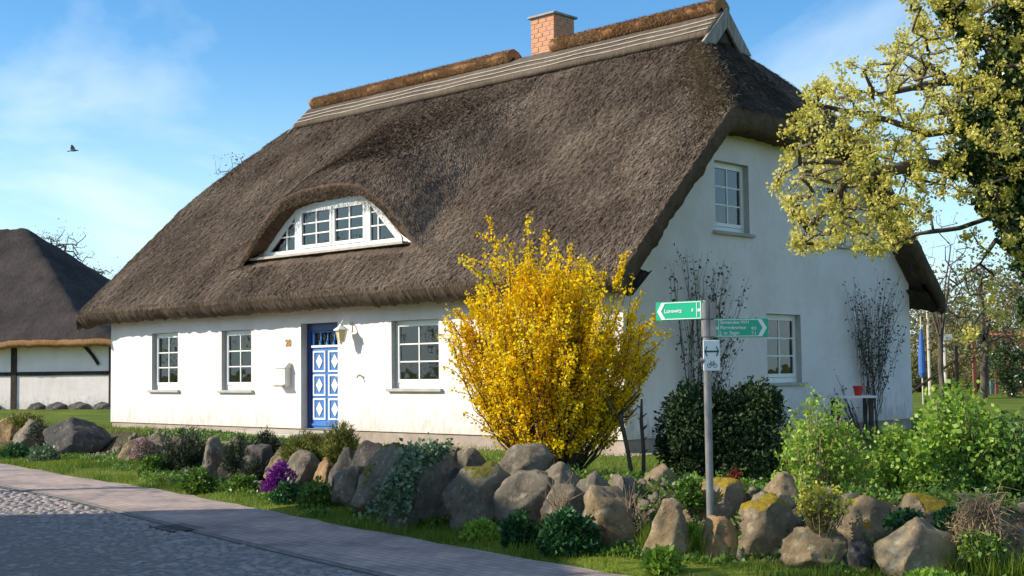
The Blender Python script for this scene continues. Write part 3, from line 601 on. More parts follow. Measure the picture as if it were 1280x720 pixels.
# rounded cut edges all round and the underside
TH = 0.40
def edge_strip(pts, outn, name):
    if name in 'fb':
        rows = []
        for o, dz, j in ((0.0, 0.0, 0), (0.02, -0.045, 1), (0.0, -0.12, 1), (-0.06, -0.22, 1), (-0.15, -0.31, 0.8), (-0.28, -0.37, 0.5), (-0.80, 0.05, 0)):
            q = pts.copy(); q[:, :2] += outn * o; q[:, 2] += dz + 0.006 * vnoise(pts[:, 0] * 1.3, pts[:, 1], 77)
            if j: q += 0.013 * j * np.stack([vnoise(pts[:, 0] * 9 + pts[:, 1] * 9, pts[:, 2] * 9 + dz * 30, s_) for s_ in (1, 2, 3)], 1)
            rows.append(q)
        return np.stack(rows, 0)
    """pts: N x 3 top edge, outn: N x 2 outward; rolls over the edge and back under to the walls"""
    rows = []
    for o, dz, j in ((0.0, 0.0, 0), (0.025, -0.05, 1), (0.03, -0.20, 1), (0.0, -0.38, 1), (-0.10, -0.44, 0.6), (-0.75, -0.44 + 0.66, 0)):
        q = pts.copy(); q[:, :2] += outn * o; q[:, 2] += dz
        if o == -0.75 and abs(outn[0, 0]) > 0.5:
            q[:, 2] -= 0.60; nr = (pts[:, 1] < 0.05) | (pts[:, 1] > 9.85); q[nr, :2] = (pts[:, :2] + outn * -0.12)[nr]
        if j: q += 0.022 * j * np.stack([vnoise(pts[:, 0] * 9 + pts[:, 1] * 9, pts[:, 2] * 9 + dz * 30, s_) for s_ in (1, 2, 3)], 1)
        rows.append(q)
    P = np.stack(rows, 0); return P
def edge_obj(name, mat, segs):
    V, F, n = [], [], 0
    for P in segs: V.append(P.reshape(-1, 3)); F.append(grid_faces(P.shape[0], P.shape[1], n)); n += P.shape[0] * P.shape[1]
    return fobj(name, np.concatenate(V), np.concatenate(F), mat, roof_t, True)
xe = xs; fz = lambda x, y: roof_top(x, y, False) + relief(x, y)
front = np.stack([xe, np.full_like(xe, RY0), fz(xe, np.full_like(xe, RY0))], 1)
back = np.stack([xe, np.full_like(xe, RY1), fz(xe, np.full_like(xe, RY1))], 1)
ye = np.concatenate([y1, y2[1:]])
right = np.stack([np.full_like(ye, RX1), ye, fz(np.full_like(ye, RX1), ye)], 1); left = np.stack([np.full_like(ye, RX0), ye, fz(np.full_like(ye, RX0), ye)], 1)
edge_obj('eave', MT['thatch'], [edge_strip(front, np.tile([0., -1.], (len(xe), 1)), 'f')]); edge_obj('eave', MT['thatch'], [edge_strip(back, np.tile([0., 1.], (len(xe), 1)), 'b')])
edge_obj('verge', MT['verge_thatch'], [edge_strip(right, np.tile([1., 0.], (len(ye), 1)), 'r')]); edge_obj('verge', MT['verge_thatch'], [edge_strip(left, np.tile([-1., 0.], (len(ye), 1)), 'l')])
# underside (keeps the loft dark)
ux = np.linspace(RX0 + 0.2, RX1 - 0.2, 120); uy = np.concatenate([np.linspace(RY0 + 0.2, EB_Y + 0.5, 10), np.linspace(EB_Y + 0.6, RY1 - 0.2, 60)])
Xg, Yg = np.meshgrid(ux, uy); Zu = roof_top(Xg, Yg) - 0.46
eb_in = (Yg < 1.0) & (eb_bump(Xg) > 0.03); Zu = np.where(eb_in, roof_main(Xg, Yg) - 0.44, Zu)
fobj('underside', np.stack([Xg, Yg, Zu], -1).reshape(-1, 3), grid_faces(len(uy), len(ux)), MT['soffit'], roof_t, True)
# eyebrow lip: rounded front edge and soffit back to the window
xl = np.linspace(-11.7, -4.4, 140)
top = np.stack([xl, np.full_like(xl, EB_Y), roof_top(xl, np.full_like(xl, EB_Y)) + relief(xl, np.full_like(xl, EB_Y))], 1)
rows = []
slope = np.gradient(top[:, 2], xl); nrm = np.stack([slope, -np.ones_like(slope)], 1); nrm = nrm / np.linalg.norm(nrm, axis=1)[:, None]   # inward (down and to the middle) in the x-z plane
floor_z = roof_main(xl, np.full_like(xl, EB_Y)) - 0.05
fade = np.clip((top[:, 2] - floor_z - 0.06) / 0.5, 0, 1)
for dy, t in ((0.0, 0.0), (-0.045, 0.03), (-0.06, 0.08), (-0.04, 0.14), (0.03, 0.19), (0.5, 0.30)):
    q = top.copy(); q[:, 0] += nrm[:, 0] * t * fade; q[:, 2] = np.maximum(q[:, 2] + nrm[:, 1] * t * fade, floor_z + (0.43 if dy == 0.5 else 0.0)); q[:, 1] = EB_Y + dy * (0.25 + 0.75 * fade) if dy != 0.5 else EB_Y + dy
    q += 0.014 * (t > 0) * np.stack([vnoise(xl * 9 + k_, xl * 0 + t * 40, 40 + k_) for k_ in range(3)], 1); rows.append(q)
P = np.stack(rows, 0)
fobj('eyebrow_edge', P.reshape(-1, 3), grid_faces(P.shape[0], P.shape[1]), MT['verge_thatch'], roof_t, True)
# loose reed ends that roughen the thatch
ns = 260000
px_ = rng.uniform(RX0, RX1, ns); py_ = rng.uniform(RY0, 5.3, ns)
more = 22000; px_ = np.concatenate([px_, rng.uniform(-2.6, RX1, more)]); py_ = np.concatenate([py_, rng.uniform(1.9, 8.3, more)])
pz_ = np.where(py_ < EB_Y, roof_top(px_, py_, False), roof_top(px_, py_)) ; e = 0.03
fz2 = lambda x, y: np.where(py_ < EB_Y, roof_main(x, y), roof_top(x, y))
gxn = (fz2(px_ + e, py_) - fz2(px_ - e, py_)) / (2 * e); gyn = (fz2(px_, py_ + e) - fz2(px_, py_ - e)) / (2 * e)
nn = unit(np.stack([-gxn, -gyn, np.ones_like(gxn)], 1)); dn = np.stack([-gxn, -gyn, -(gxn ** 2 + gyn ** 2)], 1); dn = unit(dn) + rng.normal(size=(len(px_), 3)) * 0.09
base_p = np.stack([px_, py_, pz_ + relief(px_, py_)], 1)
Ls = rng.uniform(0.05, 0.14, (len(px_), 1)); sd = unit(np.cross(nn, dn)) * rng.uniform(0.006, 0.016, (len(px_), 1))
tip = base_p + dn * Ls + nn * rng.uniform(0.004, 0.036, (len(px_), 1)); b0 = base_p - nn * 0.004
SV = np.stack([b0 - sd, b0 + sd, tip], 1).reshape(-1, 3)
st = fobj('reed_ends', SV, np.arange(len(SV)).reshape(-1, 3), MT['straw'], roof_t); st['kind'] = 'stuff'
# frayed pale tufts where the front slope turns into the half hip, and fringe along the eaves
nt_ = 5200; tx = rng.uniform(-1.6, 0.42, nt_); ty = 2.2 + (0.42 - tx) * 1.02 + rng.normal(size=nt_) * 0.28
tz = roof_top(tx, ty) + relief(tx, ty); A0 = np.stack([tx, ty, tz], 1)
dd = unit(np.array([0.25, -0.62, -0.25]) + rng.normal(size=(nt_, 3)) * 0.45); dd[:, 2] = np.abs(dd[:, 2]) * 0.4 - 0.25
TVv = np.stack([A0 + rng.normal(size=(nt_, 3)) * 0.004 + [0.006, 0, 0], A0 - [0.006, 0, 0], A0 + dd * rng.uniform(0.08, 0.2, (nt_, 1)) + [0, 0, 0.02]], 1).reshape(-1, 3)
nf = 9000; fx_ = rng.uniform(RX0, RX1, nf); fb = np.stack([fx_, np.full(nf, RY0) - rng.uniform(-0.02, 0.01, nf), roof_main(fx_, np.full(nf, RY0)) - rng.uniform(0.0, 0.10, nf)], 1)
fd = unit(np.array([0, -0.35, -0.9]) + rng.normal(size=(nf, 3)) * 0.25); FVv = np.stack([fb + [0.005, 0, 0], fb - [0.005, 0, 0], fb + fd * rng.uniform(0.03, 0.08, (nf, 1))], 1).reshape(-1, 3)
tf = fobj('frayed_tufts', TVv, np.arange(len(TVv)).reshape(-1, 3), MT['tuft'], roof_t); tf['kind'] = 'stuff'
ef = fobj('eave_fringe', FVv, np.arange(len(FVv)).reshape(-1, 3), MT['straw'], roof_t); ef['kind'] = 'stuff'
nb = 5000; bx_ = rng.uniform(-11.3, -5.4, nb); bz = roof_top(bx_, np.full(nb, EB_Y)); ok = bz > roof_main(bx_, np.full(nb, EB_Y)) + 0.08; bx_, bz = bx_[ok], bz[ok]; nb = len(bx_)
bb = np.stack([bx_, np.full(nb, EB_Y - 0.06), bz - rng.uniform(0.02, 0.3, nb)], 1); bd = unit(np.array([0, -0.8, -0.3]) + rng.normal(size=(nb, 3)) * 0.3)
BV = np.stack([bb + [0.005, 0, 0], bb - [0.005, 0, 0], bb + bd * rng.uniform(0.04, 0.10, (nb, 1))], 1).reshape(-1, 3)
eb_ = fobj('eyebrow_fringe', BV, np.arange(len(BV)).reshape(-1, 3), MT['straw'], roof_t); eb_['kind'] = 'stuff'

# --- ridge: skirt, battens, two rolls, gablet boards
RIDGE_Z = float(roof_main(np.array(-8.0), np.array(4.95)))
SKX0, SKX1 = -14.45, -1.22
def skirt_prof(o):   # half profile from ridge outwards, o = lift
    return [(0.0, RIDGE_Z + 0.10 + o), (0.30, RIDGE_Z - 0.12 + o), (0.72, RIDGE_Z - 0.60 + o)]
sv = []; sxs = np.linspace(SKX0, SKX1, 160)
yy = np.concatenate([-np.linspace(0.64, 0, 12), np.linspace(0, 0.64, 12)[1:]])
Xg, Yg = np.meshgrid(sxs, yy); Zg = RIDGE_Z + 0.14 - np.interp(np.abs(Yg), [0, 0.15, 0.64], [0, 0.08, 0.555]) + 0.014 * fbm(Xg * 14, Yg * 4, 31)
top_s = np.stack([Xg, Yg + 4.95, Zg], -1); bot_s = top_s.copy(); bot_s[..., 2] -= 0.13
V = np.concatenate([top_s.reshape(-1, 3), bot_s.reshape(-1, 3)]); n, mm = Xg.shape
F = [tuple(f) for f in grid_faces(n, mm)] + [tuple(f[::-1]) for f in grid_faces(n, mm, n * mm)]
def seam(a):
    for p, q in zip(a[:-1], a[1:]): F.append((int(p), int(p) + n * mm, int(q) + n * mm, int(q)))
ii = np.arange(n * mm).reshape(n, mm); seam(ii[0]); seam(ii[-1][::-1]); seam(ii[:, 0][::-1]); seam(ii[:, -1])
fobj('ridge_skirt', V, np.array(F), MT['skirt'], roof_t, False)
for s_ in (-1, 1):
    for yo in (0.33, 0.46, 0.59):
        bt = MB(); xx = np.linspace(SKX0 + 0.02, SKX1 - 0.02, 30)
        zz = RIDGE_Z + 0.14 - np.interp(yo, [0, 0.15, 0.64], [0, 0.08, 0.555]) + 0.016
        bt.tube([(x, 4.95 + s_ * (yo + 0.012 * math.sin(x * 2.1 + yo * 9)), zz + 0.006 * math.sin(x * 3.7)) for x in xx], 0.013, 5)
        bt.build('ridge_batten', MT['batten'], roof_t, smooth=True)
def ridge_roll(x0, x1):
    n_ = int((x1 - x0) / 0.055); xx = np.linspace(x0, x1, n_); a = np.linspace(-0.28 * math.pi, 1.28 * math.pi, 17)
    Pq = np.zeros((n_, 17, 3))
    for i, x in enumerate(xx):
        en = 1.0 + 0.12 * math.exp(-min(x - x0, x1 - x) / 0.1)
        rr = 0.178 * en * (1 + 0.09 * vnoise(np.full(17, x * 13), a * 1.5, 51) + 0.08 * vnoise(np.full(17, x * 4), a * 1.0, 52)) * (1 - 0.16 * np.sin(np.clip(a, 0, math.pi)) * np.abs(np.cos(a)) * 2)
        Pq[i, :, 0] = x; Pq[i, :, 1] = 4.95 + np.cos(a) * rr * 1.3; Pq[i, :, 2] = RIDGE_Z + 0.205 + np.sin(a) * rr * 0.98
    V = Pq.reshape(-1, 3); F = [tuple(f) for f in grid_faces(n_, 17)]
    c0 = len(V); V = np.concatenate([V, [[x0 + 0.02, 4.95, RIDGE_Z + 0.2], [x1 - 0.02, 4.95, RIDGE_Z + 0.2]]])
    for j in range(16): F.append((c0, j + 1, j, j)); F.append((c0 + 1, (n_ - 1) * 17 + j, (n_ - 1) * 17 + j + 1, (n_ - 1) * 17 + j + 1))
    me = bpy.data.meshes.new('ridge_roll'); me.from_pydata(V.tolist(), [], [f[:3] if f[2] == f[3] else f for f in F]); me.update(); me.polygons.foreach_set('use_smooth', np.ones(len(me.polygons), dtype=bool))
    o = link('ridge_roll', me, MT['ridge'], roof_t)
    nb = int((x1 - x0) * 5000); x = rng.uniform(x0, x1, nb); a = rng.uniform(-0.25 * math.pi, 1.25 * math.pi, nb)
    p = np.stack([x, 4.95 + np.cos(a) * 0.168 * 1.3, RIDGE_Z + 0.205 + np.sin(a) * 0.168 * 0.98], 1); outv = np.stack([np.zeros(nb), np.cos(a), np.sin(a)], 1)
    d = unit(outv * 0.5 + np.stack([np.zeros(nb), np.cos(a) * 0.7, -np.ones(nb) * 0.7], 1) + rng.normal(size=(nb, 3)) * 0.3)
    Vb = np.stack([p + [0.006, 0, 0], p - [0.006, 0, 0], p + d * rng.uniform(0.03, 0.09, (nb, 1))], 1).reshape(-1, 3); return o, Vb
RV = []
for a_, b_ in ((-14.28, -7.0), (-5.72, -1.30)):
    o, Vb = ridge_roll(a_, b_); RV.append(Vb)
MT['ridge_straw'] = leafmat('ridge_straw', [(0.14, 0.07, 0.035), (0.28, 0.16, 0.08), (0.40, 0.26, 0.15)], trans=0, rough=0.9, spec=0.1)
rs = fobj('ridge_stubble', np.concatenate(RV), np.arange(sum(len(v) for v in RV)).reshape(-1, 3), MT['ridge_straw'], roof_t); rs['kind'] = 'stuff'
for xg, s_ in ((SKX1, 1), (SKX0, -1)):
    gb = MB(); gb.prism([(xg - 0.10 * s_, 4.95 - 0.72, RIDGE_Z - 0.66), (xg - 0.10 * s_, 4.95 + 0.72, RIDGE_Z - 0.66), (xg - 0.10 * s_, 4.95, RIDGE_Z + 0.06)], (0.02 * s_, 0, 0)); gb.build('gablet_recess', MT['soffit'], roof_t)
    for q in (-1, 1):
        bd_ = MB(); bd_.prism([(xg - 0.02 * s_, 4.95, RIDGE_Z + 0.16), (xg - 0.02 * s_, 4.95 + q * 0.84, RIDGE_Z - 0.66), (xg - 0.02 * s_, 4.95 + q * 0.54, RIDGE_Z - 0.78), (xg - 0.02 * s_, 4.95 - q * 0.02, RIDGE_Z - 0.20)], (0.05 * s_, 0, 0)); bd_.build('gablet_board', MT['oldwood'], roof_t)

# --- chimney, brick by brick
CX, CY, CW = -6.18, 5.36, 0.70
ch = MB(); ch.box((CX - CW / 2 + 0.012, CY - CW / 2 + 0.012, 7.4), (CX + CW / 2 - 0.012, CY + CW / 2 - 0.012, 9.12)); chim = ch.build('chimney', MT['mortar'], house)
def brick_mesh(l):
    mb = MB(); mb.box((-l / 2, -0.05, -0.046), (l / 2, 0.05, 0.046)); o = mb.build('brick', MT['brick'], bevel=0.006); me = o.data; bpy.data.objects.remove(o); return me
bm_s, bm_h = brick_mesh(0.222), brick_mesh(0.104)
def put(me, x, y, z, rz):
    o = bpy.data.objects.new('brick', me); COL.objects.link(o); o.parent = chim; o.location = (x + rng.normal() * 0.002, y + rng.normal() * 0.002, z); o.rotation_euler = (0, rng.normal() * 0.004, rz)
for c in range(9):
    z = 8.13 + c * 0.108
    for face in range(4):
        ang = face * math.pi / 2; ca, sa = math.cos(ang), math.sin(ang)
        if c % 2 == 0: lay = [(-0.235, bm_s), (0.0, bm_s), (0.235, bm_s)]
        else: lay = [(-0.117, bm_s), (0.117, bm_s), (-0.295, bm_h), (0.295, bm_h)]
        for u, me in lay:
            lx, ly = u, -CW / 2 + 0.05 - 0.0
            put(me, CX + ca * lx - sa * ly, CY + sa * lx + ca * ly, z, ang)
cp = MB(); cp.box((CX - CW / 2 - 0.06, CY - CW / 2 - 0.06, 9.085), (CX + CW / 2 + 0.06, CY + CW / 2 + 0.06, 9.135)); cp.build('chimney_cap', MT['lead'], chim, bevel=0.008)
fl = MB(); fl.box((CX - 0.0, CY - 0.10, 9.136), (CX + 0.17, CY + 0.07, 9.25)); fl.build('flue', MT['lamp_white'], chim, bevel=0.01)

# --- walls with openings
def wall_cols(cuts, opens, z0, ztop, T, P, reveal_mb):
    """cuts: positions along the wall; opens: (a0,a1,z0,z1); ztop(a): top; P(a, depth, z) -> point"""
    mb = MB()
    for a0, a1 in zip(cuts[:-1], cuts[1:]):
        am = (a0 + a1) / 2; ops = sorted([o for o in opens if o[0] - 1e-6 <= am <= o[1] + 1e-6], key=lambda o: o[2])
        lv = z0
        for o in ops + [None]:
            t0, t1 = (ztop(a0), ztop(a1)) if o is None else (o[2], o[2])
            for d in (0, T): mb.poly([P(a0, d, lv), P(a1, d, lv), P(a1, d, t1), P(a0, d, t0)])
            if o is not None: lv = o[3]
    for o in opens:
        a0, a1, q0, q1 = o; reveal_mb = MB()
        reveal_mb.poly([P(a0, 0, q0), P(a0, T, q0), P(a0, T, q1), P(a0, 0, q1)]); reveal_mb.poly([P(a1, 0, q0), P(a1, 0, q1), P(a1, T, q1), P(a1, T, q0)])
        reveal_mb.poly([P(a0, 0, q1), P(a0, T, q1), P(a1, T, q1), P(a1, 0, q1)]); reveal_mb.poly([P(a0, 0, q0), P(a1, 0, q0), P(a1, T, q0), P(a0, T, q0)])
        reveal_mb.build('opening_reveal', MT['reveal'], house)
    return mb
F_OPEN = [(-14.22, -13.10, 0.78, 2.11), (-11.34, -10.22, 0.78, 2.09), (-8.48, -7.28, 0.0, 2.15), (-5.66, -4.34, 0.82, 2.11)]
G_OPEN = [(2.66, 3.74, 3.56, 4.83), (6.16, 7.24, 3.56, 4.83), (4.22, 5.42, 0.84, 2.13)]
rev = MB()
cuts = sorted(set([-L, 0.0] + [v for o in F_OPEN for v in o[:2]]))
fw = wall_cols(cuts, F_OPEN, 0.0, lambda a: 3.05, 0.36, lambda a, d, z: (a, d, z), rev); fw.build('front_wall', MT['stucco'], house)
gtop = lambda a: min(2.42 + 0.966 * (a + 0.65), 2.42 + 0.966 * (10.55 - a), 5.62)
gk = (5.62 - 2.42) / 0.966 - 0.65
cuts = sorted(set([0.0, W, gk, W - gk] + [v for o in G_OPEN for v in o[:2]]))
gw = wall_cols(cuts, G_OPEN, 0.0, gtop, 0.36, lambda a, d, z: (0.0 - d, a, z), rev); gw.build('gable_wall', MT['stucco'], house)
lw = wall_cols(sorted([0.0, W, gk, W - gk]), [], 0.0, gtop, 0.36, lambda a, d, z: (-L + d, a, z), rev); lw.build('far_gable_wall', MT['stucco'], house)
bw = wall_cols([-L, 0.0], [], 0.0, lambda a: 3.05, 0.36, lambda a, d, z: (a, W - d, z), rev); bw.build('rear_wall', MT['stucco'], house)
pl = MB(); i_ = 0.03
pl.box((-L + i_, i_, -0.42), (-i_, 0.3, -0.006)); pl.box((-0.3, 0.303, -0.42), (-i_, W - i_, -0.006)); pl.box((-L + i_, W - 0.3, -0.42), (-0.303, W - i_, -0.006)); pl.box((-L + i_, 0.303, -0.42), (-L + 0.3, W - 0.303, -0.006))
pl.build('plinth', MT['plinth'], house)
fm = MB(); fm.box((-L + 0.36, 0.36, -0.3), (-0.36, W - 0.36, -0.02)); fm.box((-L + 0.36, 0.36, 2.5), (-0.36, W - 0.36, 2.56)); fm.box((-L + 0.4, 3.4, 0.0), (-0.4, 3.5, 2.5)); fm.build('inner_floor', MT['indoor'], house)

def window(name_m, o, P, cols=2, rows=3, cas=1, sill=True, curt=True):
    """P(a, depth, z): a along the wall, depth into it"""
    a0, a1, z0, z1 = o; fr = MB(); D0, D1 = 0.115, 0.185; fw_ = 0.065
    def bx(mb, u0, u1, w0, w1, d0, d1): mb.hexa([P(u0, d0, w0), P(u1, d0, w0), P(u1, d1, w0), P(u0, d1, w0), P(u0, d0, w1), P(u1, d0, w1), P(u1, d1, w1), P(u0, d1, w1)])
    bx(fr, a0, a0 + fw_, z0, z1, D0, D1); bx(fr, a1 - fw_, a1, z0, z1, D0, D1); bx(fr, a0 + fw_, a1 - fw_, z1 - fw_, z1, D0, D1); bx(fr, a0 + fw_, a1 - fw_, z0, z0 + fw_ + 0.04, D0, D1)
    # casement rails, a touch proud
    b0, b1, c0, c1 = a0 + fw_, a1 - fw_, z0 + fw_ + 0.04, z1 - fw_; rl = 0.05
    bx(fr, b0, b0 + rl, c0, c1, D0 - 0.015, D1 - 0.01); bx(fr, b1 - rl, b1, c0, c1, D0 - 0.015, D1 - 0.01); bx(fr, b0 + rl, b1 - rl, c1 - rl, c1, D0 - 0.015, D1 - 0.01); bx(fr, b0 + rl, b1 - rl, c0, c0 + rl + 0.02, D0 - 0.015, D1 - 0.01)
    w = fr.build('window', MT['white'], house, bevel=0.006)
    e0, e1, f0, f1 = b0 + rl, b1 - rl, c0 + rl + 0.02, c1 - rl; gb = 0.026
    for i in range(1, cols):
        u = e0 + (e1 - e0) * i / cols; q = MB(); bx(q, u - gb / 2, u + gb / 2, f0, f1, D0 - 0.004, D0 + 0.03); q.build('glazing_bar', MT['white'], w)
    for j in range(1, rows):
        v = f0 + (f1 - f0) * j / rows; q = MB(); bx(q, e0, e1, v - gb / 2, v + gb / 2, D0 - 0.001, D0 + 0.028); q.build('glazing_bar', MT['white'], w)
    for i in range(cols):
        for j in range(rows):
            q = MB(); t = rng.normal() * 0.002; q.hexa([P(e0 + (e1 - e0) * (i + di) / cols, D0 + 0.012 + t * (1 if di else -1) + dd_, f0 + (f1 - f0) * (j + dj) / rows) for dj in (0, 1) for di, dd_ in ((0, 0), (1, 0), (1, 0.005), (0, 0.005))]); q.build('pane', MT['glass'], w)
    if sill:
        q = MB(); bx(q, a0 - 0.10, a1 + 0.10, z0 - 0.055, z0 + 0.004, -0.07, 0.113); q.build('sill', MT['sill'], w, bevel=0.006)
    if curt:
        q = MB(); n_ = 22
        for sd in (0, 1):
            w_ = (a1 - a0) * 0.26; s0_ = a0 if sd == 0 else a1 - w_
            pts = [(s0_ + w_ * k_ / n_, 0.36 + 0.025 * math.sin(k_ * 1.9)) for k_ in range(n_ + 1)]
            for (u0, d0), (u1, d1) in zip(pts[:-1], pts[1:]): q.poly([P(u0, d0, z0 - 0.05), P(u1, d1, z0 - 0.05), P(u1, d1, z1 - 0.02), P(u0, d0, z1 - 0.02)])
        q.build('curtain', MT['curtain'], w)
    return w
PF = lambda a, d, z: (a, d, z); PG = lambda a, d, z: (-d, a, z)
for k_, o in enumerate(F_OPEN):
    if k_ != 2: window('w', o, PF, curt=(k_ != 3))
for k_, o in enumerate(G_OPEN): window('w', o, PG, curt=(k_ == 0))

# --- dormer window under the eyebrow: trapezoid frame, double casement in the middle, a lopsided light at each side
DY = 0.33
def dquad(mb, pts, d0, d1): mb.prism([(x, DY + d0, z) for x, z in pts], (0, d1 - d0, 0))
dz0 = 3.66; xL, xR = -10.22, -5.72; tL, tR = -8.98, -6.72; dzt = 4.62
cas = [(-8.92, -7.86), (-7.82, -6.80)]
fr = MB()
def bar(mb, p, q, t, d0, d1):
    p, q = np.array(p), np.array(q); u = (q - p) / np.linalg.norm(q - p); nv = np.array([-u[1], u[0]]) * t / 2
    dquad(mb, [p - nv, q - nv, q + nv, p + nv], d0, d1)
bar(fr, (xL, dz0 + 0.04), (xR, dz0 + 0.04), 0.10, 0, 0.08); bar(fr, (tL - 0.1, dzt), (tR + 0.1, dzt), 0.12, 0, 0.08)
bar(fr, (xL + 0.05, dz0 + 0.06), (tL, dzt), 0.13, -0.004, 0.08); bar(fr, (xR - 0.05, dz0 + 0.06), (tR, dzt), 0.13, -0.004, 0.08)
bar(fr, (-9.02, dz0 + 0.07), (-9.02, dzt), 0.17, -0.008, 0.084); bar(fr, (-6.72, dz0 + 0.07), (-6.72, dzt), 0.15, -0.008, 0.084)
dw = fr.build('dormer_window', MT['white'], house)
# white board cheek above the frame, filling up to the thatch
ck = MB(); cx_ = np.linspace(-10.9, -4.9, 44); ctop = np.maximum(eb_top(cx_) - 0.06, dz0 + 0.02)
hole = lambda x: np.interp(x, [xL - 0.02, tL, tR, xR + 0.02], [dz0 - 0.02, dzt + 0.03, dzt + 0.03, dz0 - 0.02], left=dz0 - 0.3, right=dz0 - 0.3)
for x0, x1_, t0, t1 in zip(cx_[:-1], cx_[1:], ctop[:-1], ctop[1:]):
    h0, h1 = hole(x0) - 0.03, hole(x1_) - 0.03
    if t0 > h0 + 0.01 and t1 > h1 + 0.01: ck.poly([(x0, DY + 0.03, h0), (x1_, DY + 0.03, h1), (x1_, DY + 0.03, t1), (x0, DY + 0.03, t0)])
ck.build('dormer_board', MT['white'], dw)
def pane(x0, x1, z0, z1, clipL=None, clipR=None):
    pts = [(x0, z0), (x1, z0), (x1, z1), (x0, z1)]
    for cl in (clipL, clipR):
        if cl is None: continue
        (ax, az), (bx2, bz2), sgn = cl; outp = []
        f_ = lambda p: sgn * ((bx2 - ax) * (p[1] - az) - (bz2 - az) * (p[0] - ax))
        for i in range(len(pts)):
            p, q = pts[i], pts[(i + 1) % len(pts)]; fp, fq = f_(p), f_(q)
            if fp >= 0: outp.append(p)
            if fp * fq < 0: t = fp / (fp - fq); outp.append((p[0] + (q[0] - p[0]) * t, p[1] + (q[1] - p[1]) * t))
        pts = outp
        if len(pts) < 3: return
    mb = MB(); mb.prism([(x, DY + 0.03, z) for x, z in pts], (0, 0.005, 0)); mb.build('pane', MT['glass'], dw)
for x0, x1 in cas:
    q = MB(); z0, z1 = dz0 + 0.09, dzt - 0.06
    bar(q, (x0, z0 + 0.035), (x1, z0 + 0.035), 0.07, -0.02, 0.06); bar(q, (x0, z1 - 0.03), (x1, z1 - 0.03), 0.06, -0.02, 0.06); bar(q, (x0 + 0.03, z0 + 0.07), (x0 + 0.03, z1 - 0.06), 0.06, -0.018, 0.06); bar(q, (x1 - 0.03, z0 + 0.07), (x1 - 0.03, z1 - 0.06), 0.06, -0.018, 0.06)
    q.build('casement', MT['white'], dw)
    e0, e1, f0, f1 = x0 + 0.06, x1 - 0.06, z0 + 0.07, z1 - 0.06
    q = MB(); bar(q, ((e0 + e1) / 2, f0), ((e0 + e1) / 2, f1), 0.028, 0.004, 0.04); q.build('glazing_bar', MT['white'], dw)
    for j in (1, 2):
        q = MB(); v = f0 + (f1 - f0) * j / 3; bar(q, (e0, v), (e1, v), 0.028, 0.007, 0.037); q.build('glazing_bar', MT['white'], dw)
    for i in range(2):
        for j in range(3): pane(e0 + (e1 - e0) * i / 2, e0 + (e1 - e0) * (i + 1) / 2, f0 + (f1 - f0) * j / 3, f0 + (f1 - f0) * (j + 1) / 3)
for s_, (xa_, xb_) in ((-1, (xL + 0.25, -9.11)), (1, (-6.64, xR - 0.25))):
    cl = ((xL + 0.14, dz0 + 0.09), (tL + 0.1, dzt), -1) if s_ < 0 else ((xR - 0.14, dz0 + 0.09), (tR - 0.1, dzt), 1)
    hh = [dz0 + 0.10, dz0 + 0.38, dz0 + 0.66, dzt]; mid_ = (xa_ + 2 * xb_) / 3 if s_ < 0 else (2 * xa_ + xb_) / 3
    for j in range(3):
        for u0, u1 in ((xa_, mid_), (mid_, xb_)): pane(u0, u1, hh[j], hh[j + 1], cl)
    for z in hh[1:3]:
        xe_ = np.interp(z, [cl[0][1], cl[1][1]], [cl[0][0], cl[1][0]]); q = MB(); bar(q, ((xe_, z) if s_ < 0 else (xa_, z)), ((xb_, z) if s_ < 0 else (xe_, z)), 0.028, 0.006, 0.04); q.build('glazing_bar', MT['white'], dw)
    q = MB(); zt = np.interp(mid_, *( ([cl[0][0], cl[1][0]], [cl[0][1], cl[1][1]]) if s_ < 0 else ([cl[1][0], cl[0][0]], [cl[1][1], cl[0][1]]))); bar(q, (mid_, hh[0]), (mid_, zt), 0.028, 0.003, 0.037); q.build('glazing_bar', MT['white'], dw)
q = MB(); bar(q, (xL - 0.32, dz0 - 0.035), (xR + 0.2, dz0 - 0.035), 0.05, -0.16, -0.002); q.build('dormer_sill', MT['batten'], dw)
q = MB(); q.box((tL, DY + 0.9, 3.8), (tR, DY + 0.95, 4.7)); q.box((xL + 1.6, DY + 0.2, 3.74), (xL + 1.75, DY + 0.24, 4.6)); q.box((xR - 1.25, DY + 0.2, 3.74), (xR - 0.55, DY + 0.24, 4.45)); q.build('curtain', MT['curtain'], dw)

# --- front door
DX0, DX1, DZ0, DZ1 = -8.48, -7.28, 0.0, 2.15
fr = MB(); d0, d1 = 0.16, 0.27
fr.box((DX0, d0, DZ0), (DX0 + 0.11, d1, DZ1)); fr.box((DX1 - 0.07, d0, DZ0), (DX1, d1, DZ1)); fr.box((DX0 + 0.11, d0, DZ1 - 0.16), (DX1 - 0.07, d1, DZ1))
door = fr.build('front_door', MT['blue_dark'], house, bevel=0.004)
lx0, lx1 = DX0 + 0.11, DX1 - 0.07; ld0, ld1 = 0.20, 0.26
lf = MB(); lf.box((lx0, ld0, DZ0 + 0.01), (lx1, ld1, 1.67)); lf.box((lx0, ld0, 1.96), (lx1, ld1, 1.985)); lf.box((lx0, ld0, 1.671), (lx0 + 0.07, ld1, 1.959)); lf.box((lx1 - 0.07, ld0, 1.671), (lx1, ld1, 1.959)); lf.build('door_leaf', MT['blue'], door)
q = MB(); q.box((lx0 + 0.07, 0.228, 1.671), (lx1 - 0.07, 0.236, 1.959)); q.build('pane', MT['glass'], door)
q = MB(); q.box((lx0 + 0.02, ld0 - 0.035, 1.655), (lx1 - 0.02, ld0 - 0.001, 1.70)); q.build('door_rail', MT['white_gloss'], door)
